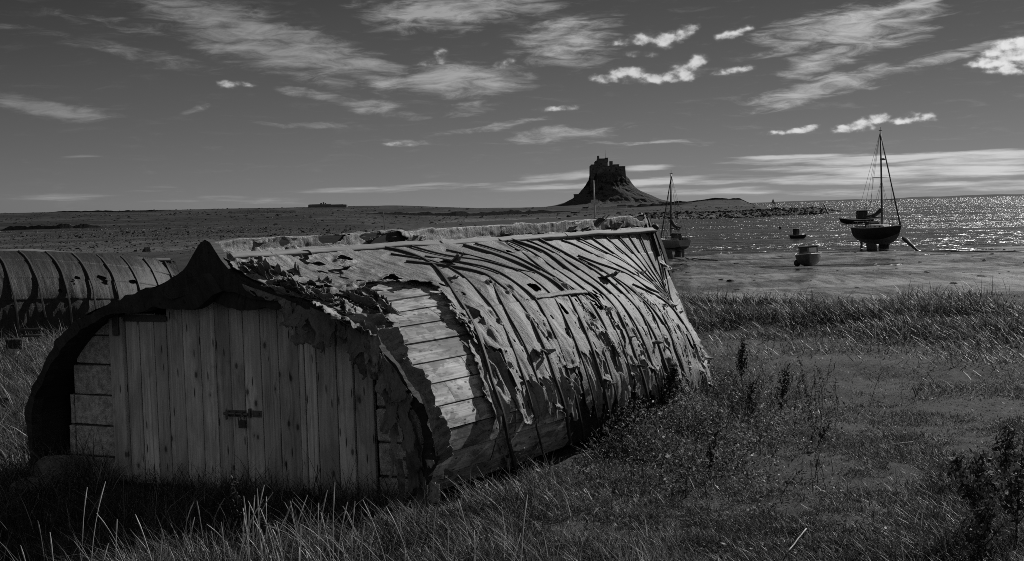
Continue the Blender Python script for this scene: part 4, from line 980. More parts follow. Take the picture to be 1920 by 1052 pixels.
    mb = MB(); p = at(1135.3, 299); q2 = at(1135.3, 282); mb.tube([p, q2], [.16, .09], 6); mb.build('flagpole', M_pale, root, True, True)
    for x, y in ((1127, 308), (1131, 312), (1124, 312), (1143, 320), (1156, 318), (1163, 319), (1112, 318)):
        a = at(x, y); yy = c[1] - (7.02 if 1119 < x < 1138 else 12.3 if x < 1149 and x > 1119 else 9.3); mb = MB(); mb.box([a[0] * yy / a[1], yy, a[2]], (.8, .12, 1.1)); mb.build('window', M_hole, root, False, True)
    # small arched lime-kiln-like outwork on the left shoulder
    w = empty('gatehouse', tuple(at(1082, 372)), 0, 'small stone gatehouse on the left shoulder of the castle crag', 'gatehouse')
    mb = MB(); p = at(1082, 369); mb.box(p, (5.2, 4, 3.6), None, .05); mb.box(p + np.array([-2.2, -1, -1.6]), (1.2, 4, 2.4), None, .05); mb.build('walls', mc, w, False, True)
    mb = MB(); mb.box(p + ZAX * 2.0, (5.6, 4.4, .5), None, .05); mb.build('roof', M_stone, w, False, True)
castle()

def box_thing(name, label, cat, parts, group=None):
    """parts: list of (part name, material, [(centre, size), ...]); world coordinates"""
    c0 = np.array(parts[0][2][0][0]) - np.array([0, 0, parts[0][2][0][1][2] / 2]); e = empty(name, tuple(c0), 0, label, cat, group)
    for pn, mt, bx in parts:
        mb = MB()
        for c, s in bx: mb.box(c, s, None, min(s) * .02)
        mb.build(pn, mt, e, False, True)
    return e
def terr_at(x, Y): X = (x - 960) / F * Y; return np.array([X, Y, gz(X, Y)])
def pt(x, y, Y): return np.array(atdist(x, y, Y))
# ruined fort on the left skyline
fc = pt(612, 385.5, 870); m_ = 870 / F
box_thing('ruined_fort', 'long low ruined fort wall on the skyline left of the castle', 'fort',
          [('wall', M_stone, [(fc + np.array([0, 0, -.6]), (66 * m_, 6, 2.6)), (fc + np.array([22 * m_, -1, -.8]), (34 * m_, 6, 2.4))]), ('parapet', M_stone, [(fc + np.array([-4, .5, .85]), (40 * m_, 4, .6)), (fc + np.array([-30 * m_, 0, .5]), (5 * m_, 5, 1.1))]), ('rubble', M_stone, [(fc + np.array([-3.6, 0, 1.5]), (1.2, 2, 1.0)), (fc + np.array([-1.9, 0, 1.7]), (1.0, 2, 1.5)), (fc + np.array([-.5, 0, 1.4]), (.8, 2, .9))])])
# dark field walls
def field_wall(pts, label, hgt=1.5):
    P = np.array(pts, float); x = np.linspace(P[0, 0], P[-1, 0], 90); Y = np.interp(x, P[:, 0], P[:, 1]); X = (x - 960) / F * Y; Z = terrain(X, Y)
    h = hgt * np.clip(np.minimum(np.arange(90), 89 - np.arange(90)) / 14, .12, 1) ** .7 * (1 + .45 * fbm(np.stack([x * .09, x * 0], -1), int(P[0, 0]), 4)); mb = MB(); R = []
    for dy, zz in ((-.55, -.5), (-.3, 1), (.3, 1), (.55, -.5)): R.append(np.stack([X, Y + dy, Z + (h if zz > 0 else -.5)], -1))
    V = np.stack(R, 1).reshape(-1, 3); k = 90; mb.add(V, [[i * 4 + j, i * 4 + (j + 1) % 4, (i + 1) * 4 + (j + 1) % 4, (i + 1) * 4 + j] for i in range(k - 1) for j in range(4)] + [[3, 2, 1, 0], [k * 4 - 4, k * 4 - 3, k * 4 - 2, k * 4 - 1]])
    o = mb.build('field_wall', M_wall, None); tag(o, label, 'wall')
M_wall = mat_plain('dry_stone', .018, .06, 1.5, .95, .1, .8, .2)
field_wall([(690, 600), (860, 640), (1075, 700)], 'long dark dry stone wall running across the fields towards the castle', 1.7)
field_wall([(430, 520), (560, 560), (690, 640)], 'dark dry stone wall on the field below the ruined fort', 1.2)
field_wall([(1085, 720), (1180, 800), (1300, 840)], 'dark wall along the foot of the castle crag', 1.6)
field_wall([(0, 262), (110, 268), (205, 275)], 'low dark bank wall above the shingle at the far left', .8)
field_wall([(100, 820), (240, 800), (330, 780)], 'distant dark wall under the skyline at the left', .8)
field_wall([(1240, 860), (1330, 880), (1420, 900)], 'scrubby wall on the skyline right of the castle', 1.0)
# poles beyond the shed
def pole(x, yt, yb, Y, r, lean, label, mt, extra=None):
    b = pt(x, yb, Y); t_ = pt(x + lean, yt, Y); e = empty('pole', tuple(b), 0, label, 'pole'); mb = MB(); mb.tube([b - ZAX * 1.2, (b + t_) / 2, t_], [r, r * .9, r * .6], 7); mb.build('shaft', mt, e, True, True)
    if extra: mb = MB(); mb.box(pt(x + lean * .45, (yt * .45 + yb * .55), Y), (r * 8, r * 3, r * 5)); mb.build('crosspiece', mt, e, False, True)
pole(1116, 338, 412, 140, .10, -3, 'tall pale pole standing in front of the castle crag', M_pale, True)
pole(721, 397, 428, 150, .05, -2, 'thin leaning pole beyond the keel of the big shed', M_batten2)
# little buildings and boats near the castle foot
p = pt(1166, 387.5, 740); box_thing('cottage', 'small pale low cottage at the foot of the castle crag', 'cottage', [('walls', M_pale, [(p - ZAX * .3, (5.0, 4, 1.5))]), ('roof', M_stone, [(p + ZAX * .65, (5.3, 4.4, .5)), (p + ZAX * 1.0, (4.6, 3, .5))])])
p = pt(1098, 392.5, 620); box_thing('hut', 'small white walled hut left of the tall pale pole', 'hut', [('walls', M_pale, [(p + np.array([.8, 0, 0]), (.9, 2, 1.5)), (p + np.array([-.8, 0, .1]), (1.6, 2, 1.2))]), ('roof', M_wall, [(p + ZAX * .95, (2.9, 2.6, .4))])])
p = pt(1071, 397, 420); box_thing('beached_dinghy', 'tiny pale dinghy lying on the dark shore left of the tall pole', 'dinghy', [('hull', M_wall, [(p + np.array([1.0, 0, -.35]), (2.2, 1.2, .45))]), ('cabin', M_pale, [(p, (.7, .8, .5))])])
p = pt(1240, 382.5, 850); box_thing('cottage', 'tiny white cottage at the right foot of the castle crag', 'cottage', [('walls', M_pale, [(p, (3.2, 3, 1.6))]), ('roof', M_stone, [(p + ZAX * 1.0, (3.5, 3.3, .5))])])

# ------------------------------------------------------------------ boats
M_hullD = mat_plain('dark_hull_paint', .008, .02, 3, .5, .3, .05, .002)
M_hullW = mat_plain('white_gelcoat', .45, .62, 3, .35, .5, .05, .002)
M_hullG = mat_plain('grey_antifoul', .06, .12, 6, .7, .3, .2, .005)
M_hullM = mat_plain('mid_grey_paint', .10, .18, 4, .45, .5, .1, .002)
M_boatgrey = mat_plain('faded_blue_paint', .04, .09, 4, .6, .3, .1, .002)
M_spar = mat_plain('spar', .03, .06, 8, .5, .4, .1, .002)
M_sail = mat_plain('sail_cover', .02, .05, 8, .8, .2, .4, .01)
M_glass = mat_plain('dark_window', .004, .01, 8, .12, .6, .0, .001)
def loft(L, B, D, bow=.9, tr=.75, vee=.5, n=26, k=11, sheer=.18, z0=0.0):
    """hull from stern (x=-L/2) to bow (x=L/2), keel bottom z0, deck at z0+D; returns dict of (V,Q)"""
    X = np.linspace(-L / 2, L / 2, n); s = (X + L / 2) / L
    hb = B / 2 * np.clip(np.where(s < .45, tr + (1 - tr) * np.sin(s / .45 * math.pi / 2), np.cos(np.clip((s - .45) / .55, 0, 1) ** 1.6 * math.pi / 2)), .012, 1)
    deck = z0 + D * (1 + sheer * ((s - .4) / .6) ** 2 * np.where(s > .4, 1, .35)); keel = z0 + D * .55 * np.clip((s - .62) / .38, 0, 1) ** 2.2 + D * .22 * np.clip((.3 - s) / .3, 0, 1) ** 1.5
    t = np.linspace(0, 1, k); P = []
    for side in (1, -1):
        y = side * hb[:, None] * (np.sin(t * math.pi / 2) ** (.75 + .5 * (1 - vee)))[None]; zf = (1 - np.cos(t * math.pi / 2)) ** (.75 + .45 * vee); z = keel[:, None] + (deck - keel)[:, None] * zf[None]
        xs = X[:, None] + (L * .07 * bow) * (t[None] ** 1.4) * np.clip((s - .6) / .4, 0, 1)[:, None]
        P.append(np.stack([np.broadcast_to(xs, y.shape), y, z], -1))
    return P, X, hb, deck, keel
class Boat:
    def __init__(s, name, label, cat, pos, head, tilt=0.0):
        s.e = empty(name, tuple(pos), head, label, cat); s.e.rotation_euler = (tilt, 0, head)
    def part(s, name, mb, mt, smooth=False, parent=None): return mb.build(name, mt, parent or s.e, smooth)
    def hull(s, L, B, D, mt, mt2=None, split=.45, **kw):
        P, X, hb, deck, keel = loft(L, B, D, **kw); n, k, _ = P[0].shape
        ks = int(round(split * (k - 1))) if mt2 else 0
        def piece(a, b, m_, nm):
            mb = MB()
            for side, G in zip((1, -1), P):
                f = gridfaces(n, b - a + 1); mb.add(G[:, a:b + 1].reshape(-1, 3), f if side > 0 else f[:, ::-1])
            tr = [np.concatenate([P[0][0, a:b + 1], P[1][0, a:b + 1][::-1]])]; m2 = b - a + 1
            mb.add(tr[0], [[i, i + 1, 2 * m2 - 2 - i, 2 * m2 - 1 - i] for i in range(m2 - 1)])
            return s.part(nm, mb, m_, True)
        if ks: piece(0, ks, mt2, 'bottom'); piece(ks, k - 1, mt, 'topsides')
        else: piece(0, k - 1, mt, 'hull')
        s.X, s.hb, s.deck_, s.P = X, hb, deck, P; return s
    def deck(s, mt, drop=.03):
        mb = MB(); a = s.P[0][:, -1] - ZAX * drop; b = s.P[1][:, -1] - ZAX * drop; mb.add(np.stack([a, b], 1).reshape(-1, 3), [[2 * i, 2 * i + 2, 2 * i + 3, 2 * i + 1] for i in range(len(a) - 1)]); s.part('deck', mb, mt)
        for G in s.P: 
            mb = MB(); mb.tube(G[:, -1] + ZAX * .01, .028, 6); s.part('rubbing_strake', mb, M_hullW, True)
def tub(p, r, n=7): mb = MB(); mb.tube(p, r, n); return mb
def yacht(name, label, pos, head, L, B, D, mast, mthull, mtb, jibr=.06, bilge=True, tilt=0.0, spr=True, mdeck=None):
    b = Boat(name, label, 'yacht', pos, head, tilt); kh = .5
    b.hull(L, B, D, mthull, mtb, .5, z0=kh, vee=.45, bow=1.0, tr=.7); b.deck(mdeck or M_hullM)
    zd = kh + D
    if bilge:
        for sy in (1, -1):
            mb = MB(); mb.box((-.1, sy * B * .26, kh * .55), (L * .24, .14, kh * 1.25), np.stack([[1, 0, 0], [0, math.cos(.2), sy * -math.sin(.2)], [0, sy * math.sin(.2), math.cos(.2)]])); b.part('bilge_keel', mb, M_hullG)
    mb = MB(); mb.box((-L * .44, 0, kh * .65), (.34, .07, kh * 1.5)); b.part('rudder', mb, M_hullG)
    # coachroof with windows
    mb = MB(); n = 9; x = np.linspace(-L * .12, L * .24, n); wdt = B * .30 * (1 - .45 * np.clip((x - 0) / (L * .24), 0, 1)); ht = .36 * np.clip((L * .27 - x) / (L * .09), 0, 1) ** .6
    R = [np.stack([x, sgn * wdt * f_, zd - .05 + ht * g_], -1) for sgn, f_, g_ in ((-1, 1.08, 0), (-1, 1, .85), (-1, .8, 1), (1, .8, 1), (1, 1, .85), (1, 1.08, 0))]
    V = np.stack(R, 1).reshape(-1, 3); mb.add(V, [[i * 6 + j, i * 6 + j + 1, (i + 1) * 6 + j + 1, (i + 1) * 6 + j] for i in range(n - 1) for j in range(5)] + [[0, 5, 4, 1], [1, 4, 3, 2]]); co = b.part('coachroof', mb, M_hullW, False)
    for sgn in (1, -1):
        for xx in (-.04, .06, .15):
            mb = MB(); mb.box((L * xx, sgn * B * .295 * (1 - .45 * max(xx, 0) / .24), zd + .14), (L * .06, .04, .14)); b.part('cabin_window', mb, M_glass, False, co)
    mb = MB(); mb.box((-L * .15, 0, zd + .25), (.6, B * .5, .5)); mb.box((-L * .17, 0, zd + .52), (.5, B * .46, .08)); b.part('spray_hood', mb, M_sail)
    # cockpit coamings, stern rail, pulpit
    for sgn in (1, -1): mb = MB(); mb.box((-L * .30, sgn * B * .30, zd + .08), (L * .26, .07, .2)); b.part('coaming', mb, M_hullM)
    mb = MB(); t = np.linspace(-1, 1, 9); mb.tube([(-L * .47 + .08 * abs(q) ** 2, q * B * .33, zd + .55) for q in t], .018, 5)
    for q in (-1, -.4, .4, 1): mb.tube([(-L * .46, q * B * .33, zd), (-L * .46, q * B * .33, zd + .55)], .016, 5)
    b.part('stern_rail', mb, M_zinc, True)
    mb = MB(); mb.tube([(L * .40 + L * .12 * (1 - q * q), q * B * .2, zd + .75) for q in t], .018, 5)
    for q in (-1, 0, 1): mb.tube([(L * .40 + L * .12 * (1 - q * q), q * B * .2, zd + .2), (L * .40 + L * .12 * (1 - q * q), q * B * .2, zd + .75)], .016, 5)
    b.part('pulpit', mb, M_zinc, True)
    mx = L * .10; zt = zd + mast
    mp = b.part('mast', tub([(mx, 0, zd - .1), (mx - .03, 0, zd + mast * .5), (mx - .10, 0, zt)], [.085, .08, .055], 8), M_spar, True)
    mb = MB(); mb.box((mx - .1, 0, zt + .06), (.5, .04, .05)); mb.tube([(mx - .1, 0, zt), (mx - .1, 0, zt + .35)], .015, 5); b.part('masthead', mb, M_spar, False, mp)
    if spr: mb = MB(); zs = zd + mast * .52; mb.tube([(mx, -B * .38, zs + .06), (mx, 0, zs), (mx, B * .38, zs + .06)], .028, 6); b.part('spreaders', mb, M_spar, True, mp); mb = MB(); mb.tube([(mx + .22, 0, zd + mast * .70), (mx + .22, 0, zd + mast * .70 + .16)], .22, 12); b.part('radar_dome', mb, M_hullM, True, mp)
    bo = b.part('boom', tub([(mx - .1, 0, zd + .95), (mx - L * .40, .0, zd + .82)], .06, 7), M_spar, True)
    t = np.linspace(0, 1, 14); mb = MB(); mb.tube(np.stack([mx - .12 - t * L * .38, 0 * t + .02 * np.sin(t * 20), zd + 1.05 + .55 * (1 - t) ** 3 - .05 * t], -1), .17 * (1 - .55 * t) + .01, 9); b.part('furled_mainsail', mb, M_sail, True, bo)
    bowp = np.array([L * .5 + L * .05, 0, zd + D * .16]); mh = np.array([mx - .09, 0, zt - mast * .04])
    t = np.linspace(0, 1, 16)[:, None]; b.part('furled_jib', tub(bowp * (1 - t) + mh * t, jibr * (1 - .55 * t[:, 0]), 8), M_sail, True)
    rg = []
    for sgn in (1, -1):
        rg.append([(mx - .1, sgn * B * .47, zd), (mx, sgn * B * .38, zd + mast * .52), (mx - .1, 0, zt)]) if spr else rg.append([(mx - .1, sgn * B * .47, zd), (mx - .1, 0, zt * .98)])
        rg.append([(mx - .5, sgn * B * .47, zd), (mx, 0, zd + mast * .5)]); rg.append([(mx + .3, sgn * B * .44, zd), (mx, 0, zd + mast * .5)])
        rg.append([(-L * .46, sgn * B * .28, zd), (mx - .1, 0, zt)])
    rg.append([(-L * .40, 0, zd + .85), (mx - .1, 0, zt)])
    for r_ in rg: b.part('stay', tub(r_, .014, 4), M_spar, True)
    return b
def ground_px(x, y, zz):
    return onz(x, y, zz)
# big yacht on its bilge keels at the water's edge
p = onz(1647, 466.5, -2.2); yacht('sailing_yacht', 'dark hulled sailing yacht with tall mast standing on its keels, furthest right', p - ZAX * .12, math.radians(-77), 6.6, 2.25, 1.42, 8.3, M_hullD, M_hullG, .07)
p = onz(1262, 481, -2.1); yacht('sailing_yacht', 'small pale decked sailing yacht aground just right of the big shed', p - ZAX * .05, math.radians(107), 4.4, 1.55, .9, 5.35, M_hullM, M_hullD, .06, True, .02, False, M_hullW)
# cabin dinghy on the mud
def cuddy(pos, head):
    b = Boat('cabin_boat', 'small grey motor boat with a glazed wheelhouse lying on the mud', 'motor boat', pos, head, .06); b.hull(4.0, 1.62, .74, M_boatgrey, M_hullG, .4, vee=.7, tr=.85, bow=.8); b.deck(M_hullM)
    co = MB(); co.box((.35, 0, .98), (1.3, 1.15, .5)); pc = b.part('wheelhouse', co, M_hullM)
    for sy in (1, -1):
        for xx in (.05, .62): mb = MB(); mb.box((xx, sy * .58, 1.03), (.42, .03, .26)); b.part('side_window', mb, M_glass, False, pc)
    for yy in (-.28, .28): mb = MB(); mb.box((1.0, yy, 1.04), (.03, .44, .28)); b.part('windscreen', mb, M_hullW if yy > 0 else M_glass, False, pc)
    mb = MB(); mb.box((.3, 0, 1.25), (1.5, 1.25, .06)); b.part('roof', mb, M_hullD, False, pc)
    mb = MB(); mb.box((-2.05, 0, .75), (.22, .3, .5)); mb.box((-2.1, 0, .3), (.1, .12, .6)); b.part('outboard', mb, M_hullD)
cuddy(onz(1517, 498.5, -2.02) , math.radians(-102))
def small_boat(pos):
    b = Boat('moored_boat', 'tiny dark motor boat with a box wheelhouse moored afloat between the yachts', 'motor boat', pos, math.radians(-48)); b.hull(2.0, .95, .5, M_hullD, None, z0=-.12, vee=.5); b.deck(M_hullW)
    mb = MB(); mb.box((-.3, 0, .72), (.55, .6, .7)); b.part('wheelhouse', mb, M_hullD); mb = MB(); mb.box((-.3, 0, 1.09), (.64, .68, .05)); b.part('roof', mb, M_hullD)
    mb = MB(); mb.box((.45, 0, .45), (.5, .4, .12)); b.part('foredeck_hatch', mb, M_hullW)
small_boat(onz(1497, 447, SEA))
def workboat(pos):
    b = Boat('fishing_boat', 'dark low fishing boat afloat behind the big yacht', 'fishing boat', pos, math.radians(184)); b.hull(5.8, 2.2, .8, M_hullD, None, z0=-.15, vee=.4, sheer=.5); b.deck(M_hullM)
    mb = MB(); mb.box((-1.0, 0, 1.5), (1.7, 1.5, 1.5)); b.part('wheelhouse', mb, M_hullD); mb = MB(); mb.box((-1.0, 0, 2.3), (1.95, 1.75, .1)); b.part('roof', mb, M_hullM)
    b.part('mast', tub([(-1.9, 0, .8), (-1.9, 0, 3.6)], .05, 6), M_spar, True); mb = MB(); mb.box((-3.0, 0, 1.1), (.7, 1.4, .5)); b.part('gear_box', mb, M_hullD)
workboat(onz(1606, 419, SEA))
def sail_far(pos):
    b = Boat('sailing_boat', 'tiny sailing boat far out on the horizon', 'sailing boat', pos, math.radians(10)); b.hull(11, 3, 1.4, M_hullD, None, z0=-.3); b.part('mast', tub([(0, 0, 1), (0, 0, 14)], .12, 5), M_spar, True)
    mb = MB(); mb.add([(-.1, 0, 2), (-.1, 0, 13.5), (-4.8, .2, 2.2), (-.1, .1, 2), (-.1, .1, 13.5), (-4.8, .3, 2.2)], None, [[0, 1, 2], [5, 4, 3]]); b.part('mainsail', mb, M_hullM); mb = MB(); mb.add([(.2, 0, 1.8), (.2, 0, 12), (4.6, .2, 1.9), (.2, .1, 1.8), (.2, .1, 12), (4.6, .3, 1.9)], None, [[0, 2, 1], [3, 4, 5]]); b.part('jib', mb, M_hullM)
sail_far(onz(1453, 380.5, SEA) * np.array([1, 1, 0]) + ZAX * SEA if False else np.array([(1453 - 960) / F * 3000, 3000, SEA]))
# mooring gear
def timber(p0, p1, r, name, label, cat, mt, jit=.0):
    mb = MB(); t = np.linspace(0, 1, 8)[:, None]; p = np.array(p0) * (1 - t) + np.array(p1) * t + RNG.normal(0, jit, (8, 3)); mb.tube(p, r, 7); o = mb.build(name, mt, None, True); tag(o, label, cat); return o
a = pt(1694, 446, 103.5); b = onz(1724, 470.5, -2.2); timber(a, b - ZAX * .1, [.16, .2, .17, .15, .13, .11, .09, .06], 'spar', 'dark broken spar leaning out of the water beside the big yacht', 'spar', M_spar, .01)
a = onz(1724, 470.5, -2.16); b = onz(1925, 472.5, -2.17); timber(a, b, .05, 'mooring_chain', 'long dark mooring chain along the water edge right of the big yacht', 'chain', M_spar, .02)
a = onz(1285, 484, -2.1); b = onz(1345, 487.5, -2.06); timber(a, b, .05, 'mooring_rope', 'dark mooring rope on the mud beside the pale decked yacht', 'rope', M_spar, .03)
a = pt(1545, 383, 380); b = pt(1553, 401, 378); timber(b, a, .22, 'beacon_post', 'thick leaning post near the tip of the low spit', 'post', M_spar)
a = pt(1489.5, 388.5, 420); b = pt(1489.5, 399, 420); timber(b, a, .13, 'beacon_post', 'thin upright post in the middle of the low spit', 'post', M_spar)
a = pt(1496, 391, 420); b = pt(1496, 399, 420); timber(b, a, .08, 'beacon_post', 'shortest of the three posts on the low spit', 'post', M_spar)
def buoy(p, r, label):
    mb = MB(); t = np.linspace(-1, 1, 11); mb.tube([p + ZAX * (q * r + r * .8) for q in t], r * np.sqrt(np.clip(1.04 - t * t, .03, 1)), 12); mb.tube([p + ZAX * r * 1.8, p + ZAX * r * 2.3], r * .2, 6); o = mb.build('mooring_buoy', M_hullD, None, True); tag(o, label, 'buoy')
buoy(onz(1495, 498.5, -2.03), .22, 'round dark buoy on the mud beside the wheelhouse motor boat')
buoy(onz(1463, 429, SEA), .22, 'small dark buoy afloat left of the box wheelhouse boat')
# far islands beyond the sea
def island(x0, x1, rows, Y, name='island'):
    x = np.linspace(x0, x1, 60); top = np.interp(x, np.linspace(x0, x1, len(rows)), rows); R = []
    for dy, k in ((0, 0), (60, 1), (260, 1), (320, 0)):
        R.append(np.stack([(x - 960) / F * Y, x * 0 + Y + dy, (SEA - 2) + k * np.maximum(top * Y / F + EYE - SEA + 2 , 0)], -1))
    o = mesh(name, np.stack(R, 1).reshape(-1, 3), [gridfaces(60, 4)[:, ::-1]], M_far, None, True); tag(o, kind='structure')
M_far = mat_plain('far_land', .03, .06, .01, .95, .1)
island(1700, 1800, [-1, .6, 1.0, 2.2, 1.6, 1.2, -1], 5200); island(1738, 1950, [-1, 1, 1.6, 2.4, 2.6, 1.5, 1], 6200, 'island'); island(1430, 1660, [-2, .5, .8, .6, 1, -2], 7000, 'island')

# ------------------------------------------------------------------ stones
def rock(name, p, size, seed, label, cat='stone', mt=None, group=None):
    bm = bmesh.new(); bmesh.ops.create_icosphere(bm, subdivisions=3, radius=1.0); V = np.array([v.co[:] for v in bm.verts]); fc = np.array([[v.index for v in f.verts] for f in bm.faces]); bm.free()
    V = np.sign(V) * np.abs(V) ** .75; V = V * (1 + .16 * fbm(V * 1.6 + seed * 3, seed, 4))[:, None] * np.array(size) / 2 + np.array(p)
    o = mesh(name, V, [fc], mt or M_stone, None, False); tag(o, label, cat, group); return o
rock('boulder', onz(108, 905) + ZAX * .05, (.42, .34, .34), 3, 'rough pale boulder at the left foot of the big shed', mt=M_stone)
rock('boulder', onz(60, 925) + ZAX * .02, (.34, .3, .2), 4, 'low flat boulder outside the left foot of the big shed')
rock('boulder', onz(122, 838) + ZAX * .10, (.36, .3, .32), 5, 'boulder under the broken left edge of the big shed')
for k, (x, y) in enumerate([(30, 668), (12, 778)]):
    c = onz(x, y); e = empty('marker_block', tuple(c), 0, ['dark block with pale triangular face below the far dark shed', 'dark block with pale triangular face beside the left edge of the big shed'][k], 'block')
    s_ = c[1] / F; mb = MB(); mb.box(c + ZAX * 24 * s_, (30 * s_, .15, 18 * s_), None, .004); mb.build('block', M_wall, e, False, True); mb = MB()
    V = [c + np.array([-11 * s_, -.08, 15 * s_]), c + np.array([11 * s_, -.08, 15 * s_]), c + np.array([1 * s_, -.10, 0])]; V += [v_ + np.array([0, .12, 0]) for v_ in V]; mb.add(V, [[0, 3, 4, 1], [1, 4, 5, 2], [2, 5, 3, 0]], [[0, 1, 2], [5, 4, 3]]); mb.build('triangular_face', M_pale, e, False, True)
def scatter_rocks(name, X, Y, S, mt, seed, flat=.8):
    r = np.random.default_rng(seed); n = len(X); base = np.array([(1, 0, 0), (.5, .87, 0), (-.5, .87, 0), (-1, 0, 0), (-.5, -.87, 0), (.5, -.87, 0), (.45, .3, .75), (-.4, .35, .85), (-.1, -.5, .7)])
    T = np.array([[0, 1, 6], [1, 2, 7], [2, 3, 7], [3, 4, 8], [4, 5, 8], [5, 0, 6], [1, 7, 6], [3, 8, 7], [5, 6, 8], [6, 7, 8]])
    V = base[None] * (S[:, None, None] * r.uniform(.6, 1.3, (n, 1, 3))) * np.array([1, 1, flat]) * r.uniform(.75, 1.2, (n, 9, 1)); a = r.uniform(0, 6.28, n); c_, s_ = np.cos(a)[:, None], np.sin(a)[:, None]
    V = np.stack([V[..., 0] * c_ - V[..., 1] * s_, V[..., 0] * s_ + V[..., 1] * c_, V[..., 2]], -1); V += np.stack([X, Y, terrain(X, Y) - S * .1], -1)[:, None]
    o = mesh(name, V.reshape(-1, 3), [(T[None] + 9 * np.arange(n)[:, None, None]).reshape(-1, 3)], mt, None, False); tag(o, kind='stuff'); return o
r = np.random.default_rng(5)
def px_scatter(n, x0, x1, ya, yb, pw=1.0):
    """ground spots spread over a range of bearings and distances"""
    x = r.uniform(x0, x1, n); Y = ya * (yb / ya) ** (r.uniform(0, 1, n) ** pw); return (x - 960) / F * Y, Y
X1, Y1 = px_scatter(9000, -100, 900, 70, 238, .55); X2, Y2 = px_scatter(900, 1180, 1600, 345, 470); o = scatter_rocks('shingle', np.concatenate([X1, X2]), np.concatenate([Y1, Y2]), np.concatenate([r.lognormal(-2.75, .55, 9000) * Y1 / 120, r.lognormal(-1.3, .5, 900)]), M_wall, 6)
tag(o, 'dark stones and weed strewn along the foreshore', 'shingle')
X1, Y1 = px_scatter(700, -50, 520, 215, 245); X3, Y3 = px_scatter(160, 500, 1150, 260, 700); o = scatter_rocks('pale_stones', np.concatenate([X1, X3]), np.concatenate([Y1, Y3]), np.concatenate([r.lognormal(-2.2, .5, 700), r.lognormal(-1.3, .4, 160)]), M_dullstone, 7); tag(o, 'pale stones scattered along the left foreshore', 'stones')
X1, Y1 = px_scatter(130, 1250, 1960, 55, 104, 1.0); o = scatter_rocks('mud_debris', X1, Y1, r.lognormal(-2.5, .6, 130), M_scrub, 8, .4); tag(o, 'dark weed and pebbles lying on the wet mud', 'weed')
X1, Y1 = px_scatter(5200, -120, 1420, 250, 900, .8); keep_ = (X1 / Y1 * F + 960 < 900) | (Y1 > 470); X1, Y1 = X1[keep_], Y1[keep_]
o = scatter_rocks('scrub', X1, Y1, r.lognormal(-1.1, .55, len(X1)) * np.clip(Y1 / 500, .5, 1.3) * .85, M_scrub, 9, .55); tag(o, 'dark scrub and tussocks dotted over the far fields', 'scrub')
X2, Y2 = px_scatter(2600, 1200, 1570, 352, 480); o = scatter_rocks('seaweed_rocks', X2, Y2, r.lognormal(-1.2, .5, 2600), M_scrub, 10); tag(o, 'dark weedy rocks along the low spit', 'rocks')
for k, x in enumerate([318, 326, 335, 344, 362, 378, 410, 204, 212, 196]):
    p_ = terr_at(x, 640 + 18 * (k % 4)); rock('boulder', p_ + ZAX * .3, (1.3, 1.0, .75), 30 + k, 'small pale boulder on the distant field left of the ruined fort', mt=M_dullstone, group='pale boulders on the distant field')

# ------------------------------------------------------------------ grass and plants
M_turf = mat_blade('turf_blades', .008, .30, .35, .22, .5)
M_dry = mat_blade('dry_grass', .08, .46, .3, .3, .5)
M_bank = mat_blade('bank_grass_blades', .010, .34, .35, .28, .5)
M_tangle = mat_blade('tangle_leaves', .010, .14, .3, .15, .6)
M_under = mat_blade('undergrowth_leaves', .02, .26, .3, .2, .55)
M_leaf = mat_blade('weed_leaves', .010, .09, .3, .15, .6)
M_dock = mat_blade('dead_dock', .008, .035, .1, .2, .7)
def in_shed(X, Y, pad=0.0):
    d = np.stack([X - HULL.C[0], Y - HULL.C[1]], -1); a = d @ HULL.ax[:2]; b = d @ HULL.rt[:2]
    hw = np.interp(a, [-.5, 0, 3, 5, 6.3, 7.6], [1.86, 1.86, 1.74, 1.46, .95, .05]) + pad
    fr = (d @ -NRM[:2])
    return (np.abs(b) < hw) & (fr > .25 - pad) & (a < 7.7)
def blades(name, X, Y, L, Wd, lean, bend, shade, mat, seed, levels=2, wind=None, windk=0.0, Z=None, label=None):
    """X, Y roots; L length; lean start angle from vertical; bend further drooping"""
    r = np.random.default_rng(seed); n = len(X); Z = terrain(X, Y) - .01 if Z is None else Z
    az = r.uniform(0, 2 * math.pi, n)
    dx, dy = np.cos(az), np.sin(az)
    if wind is not None: dx = dx * (1 - windk) + windk * wind[0]; dy = dy * (1 - windk) + windk * wind[1]
    nn = np.hypot(dx, dy) + 1e-6; dx /= nn; dy /= nn
    fa = az + r.uniform(-.8, .8, n) + math.pi / 2; fx, fy = np.cos(fa), np.sin(fa)
    pts = []; px_, pz_ = np.zeros(n), np.zeros(n); st = L / levels
    for k in range(levels + 1):
        pts.append((px_.copy(), pz_.copy())); a = lean + bend * (k + .5) / levels; px_ = px_ + np.sin(a) * st; pz_ = pz_ + np.cos(a) * st
    V = []
    for k, (h, z) in enumerate(pts):
        cx, cy, cz = X + dx * h, Y + dy * h, Z + z
        if k < levels:
            w = Wd * (1 - .75 * (k / levels) ** 1.5) / 2; V.append(np.stack([cx - fx * w, cy - fy * w, cz], -1)); V.append(np.stack([cx + fx * w, cy + fy * w, cz], -1))
        else: V.append(np.stack([cx, cy, cz], -1))
    V = np.stack(V, 1); m_ = 2 * levels + 1; b = np.arange(n)[:, None] * m_
    Q = np.concatenate([b + np.array([[2 * k, 2 * k + 1, 2 * k + 3, 2 * k + 2]]) for k in range(levels - 1)]) if levels > 1 else np.zeros((0, 4), int)
    T = b + np.array([[2 * levels - 2, 2 * levels - 1, 2 * levels]])
    sh = np.repeat(shade[:, None], m_, 1)
    o = mesh(name, V.reshape(-1, 3), [Q, T], mat, None, False, None, dict(shade=sh.ravel())); tag(o, label, None, None, 'stuff'); return o
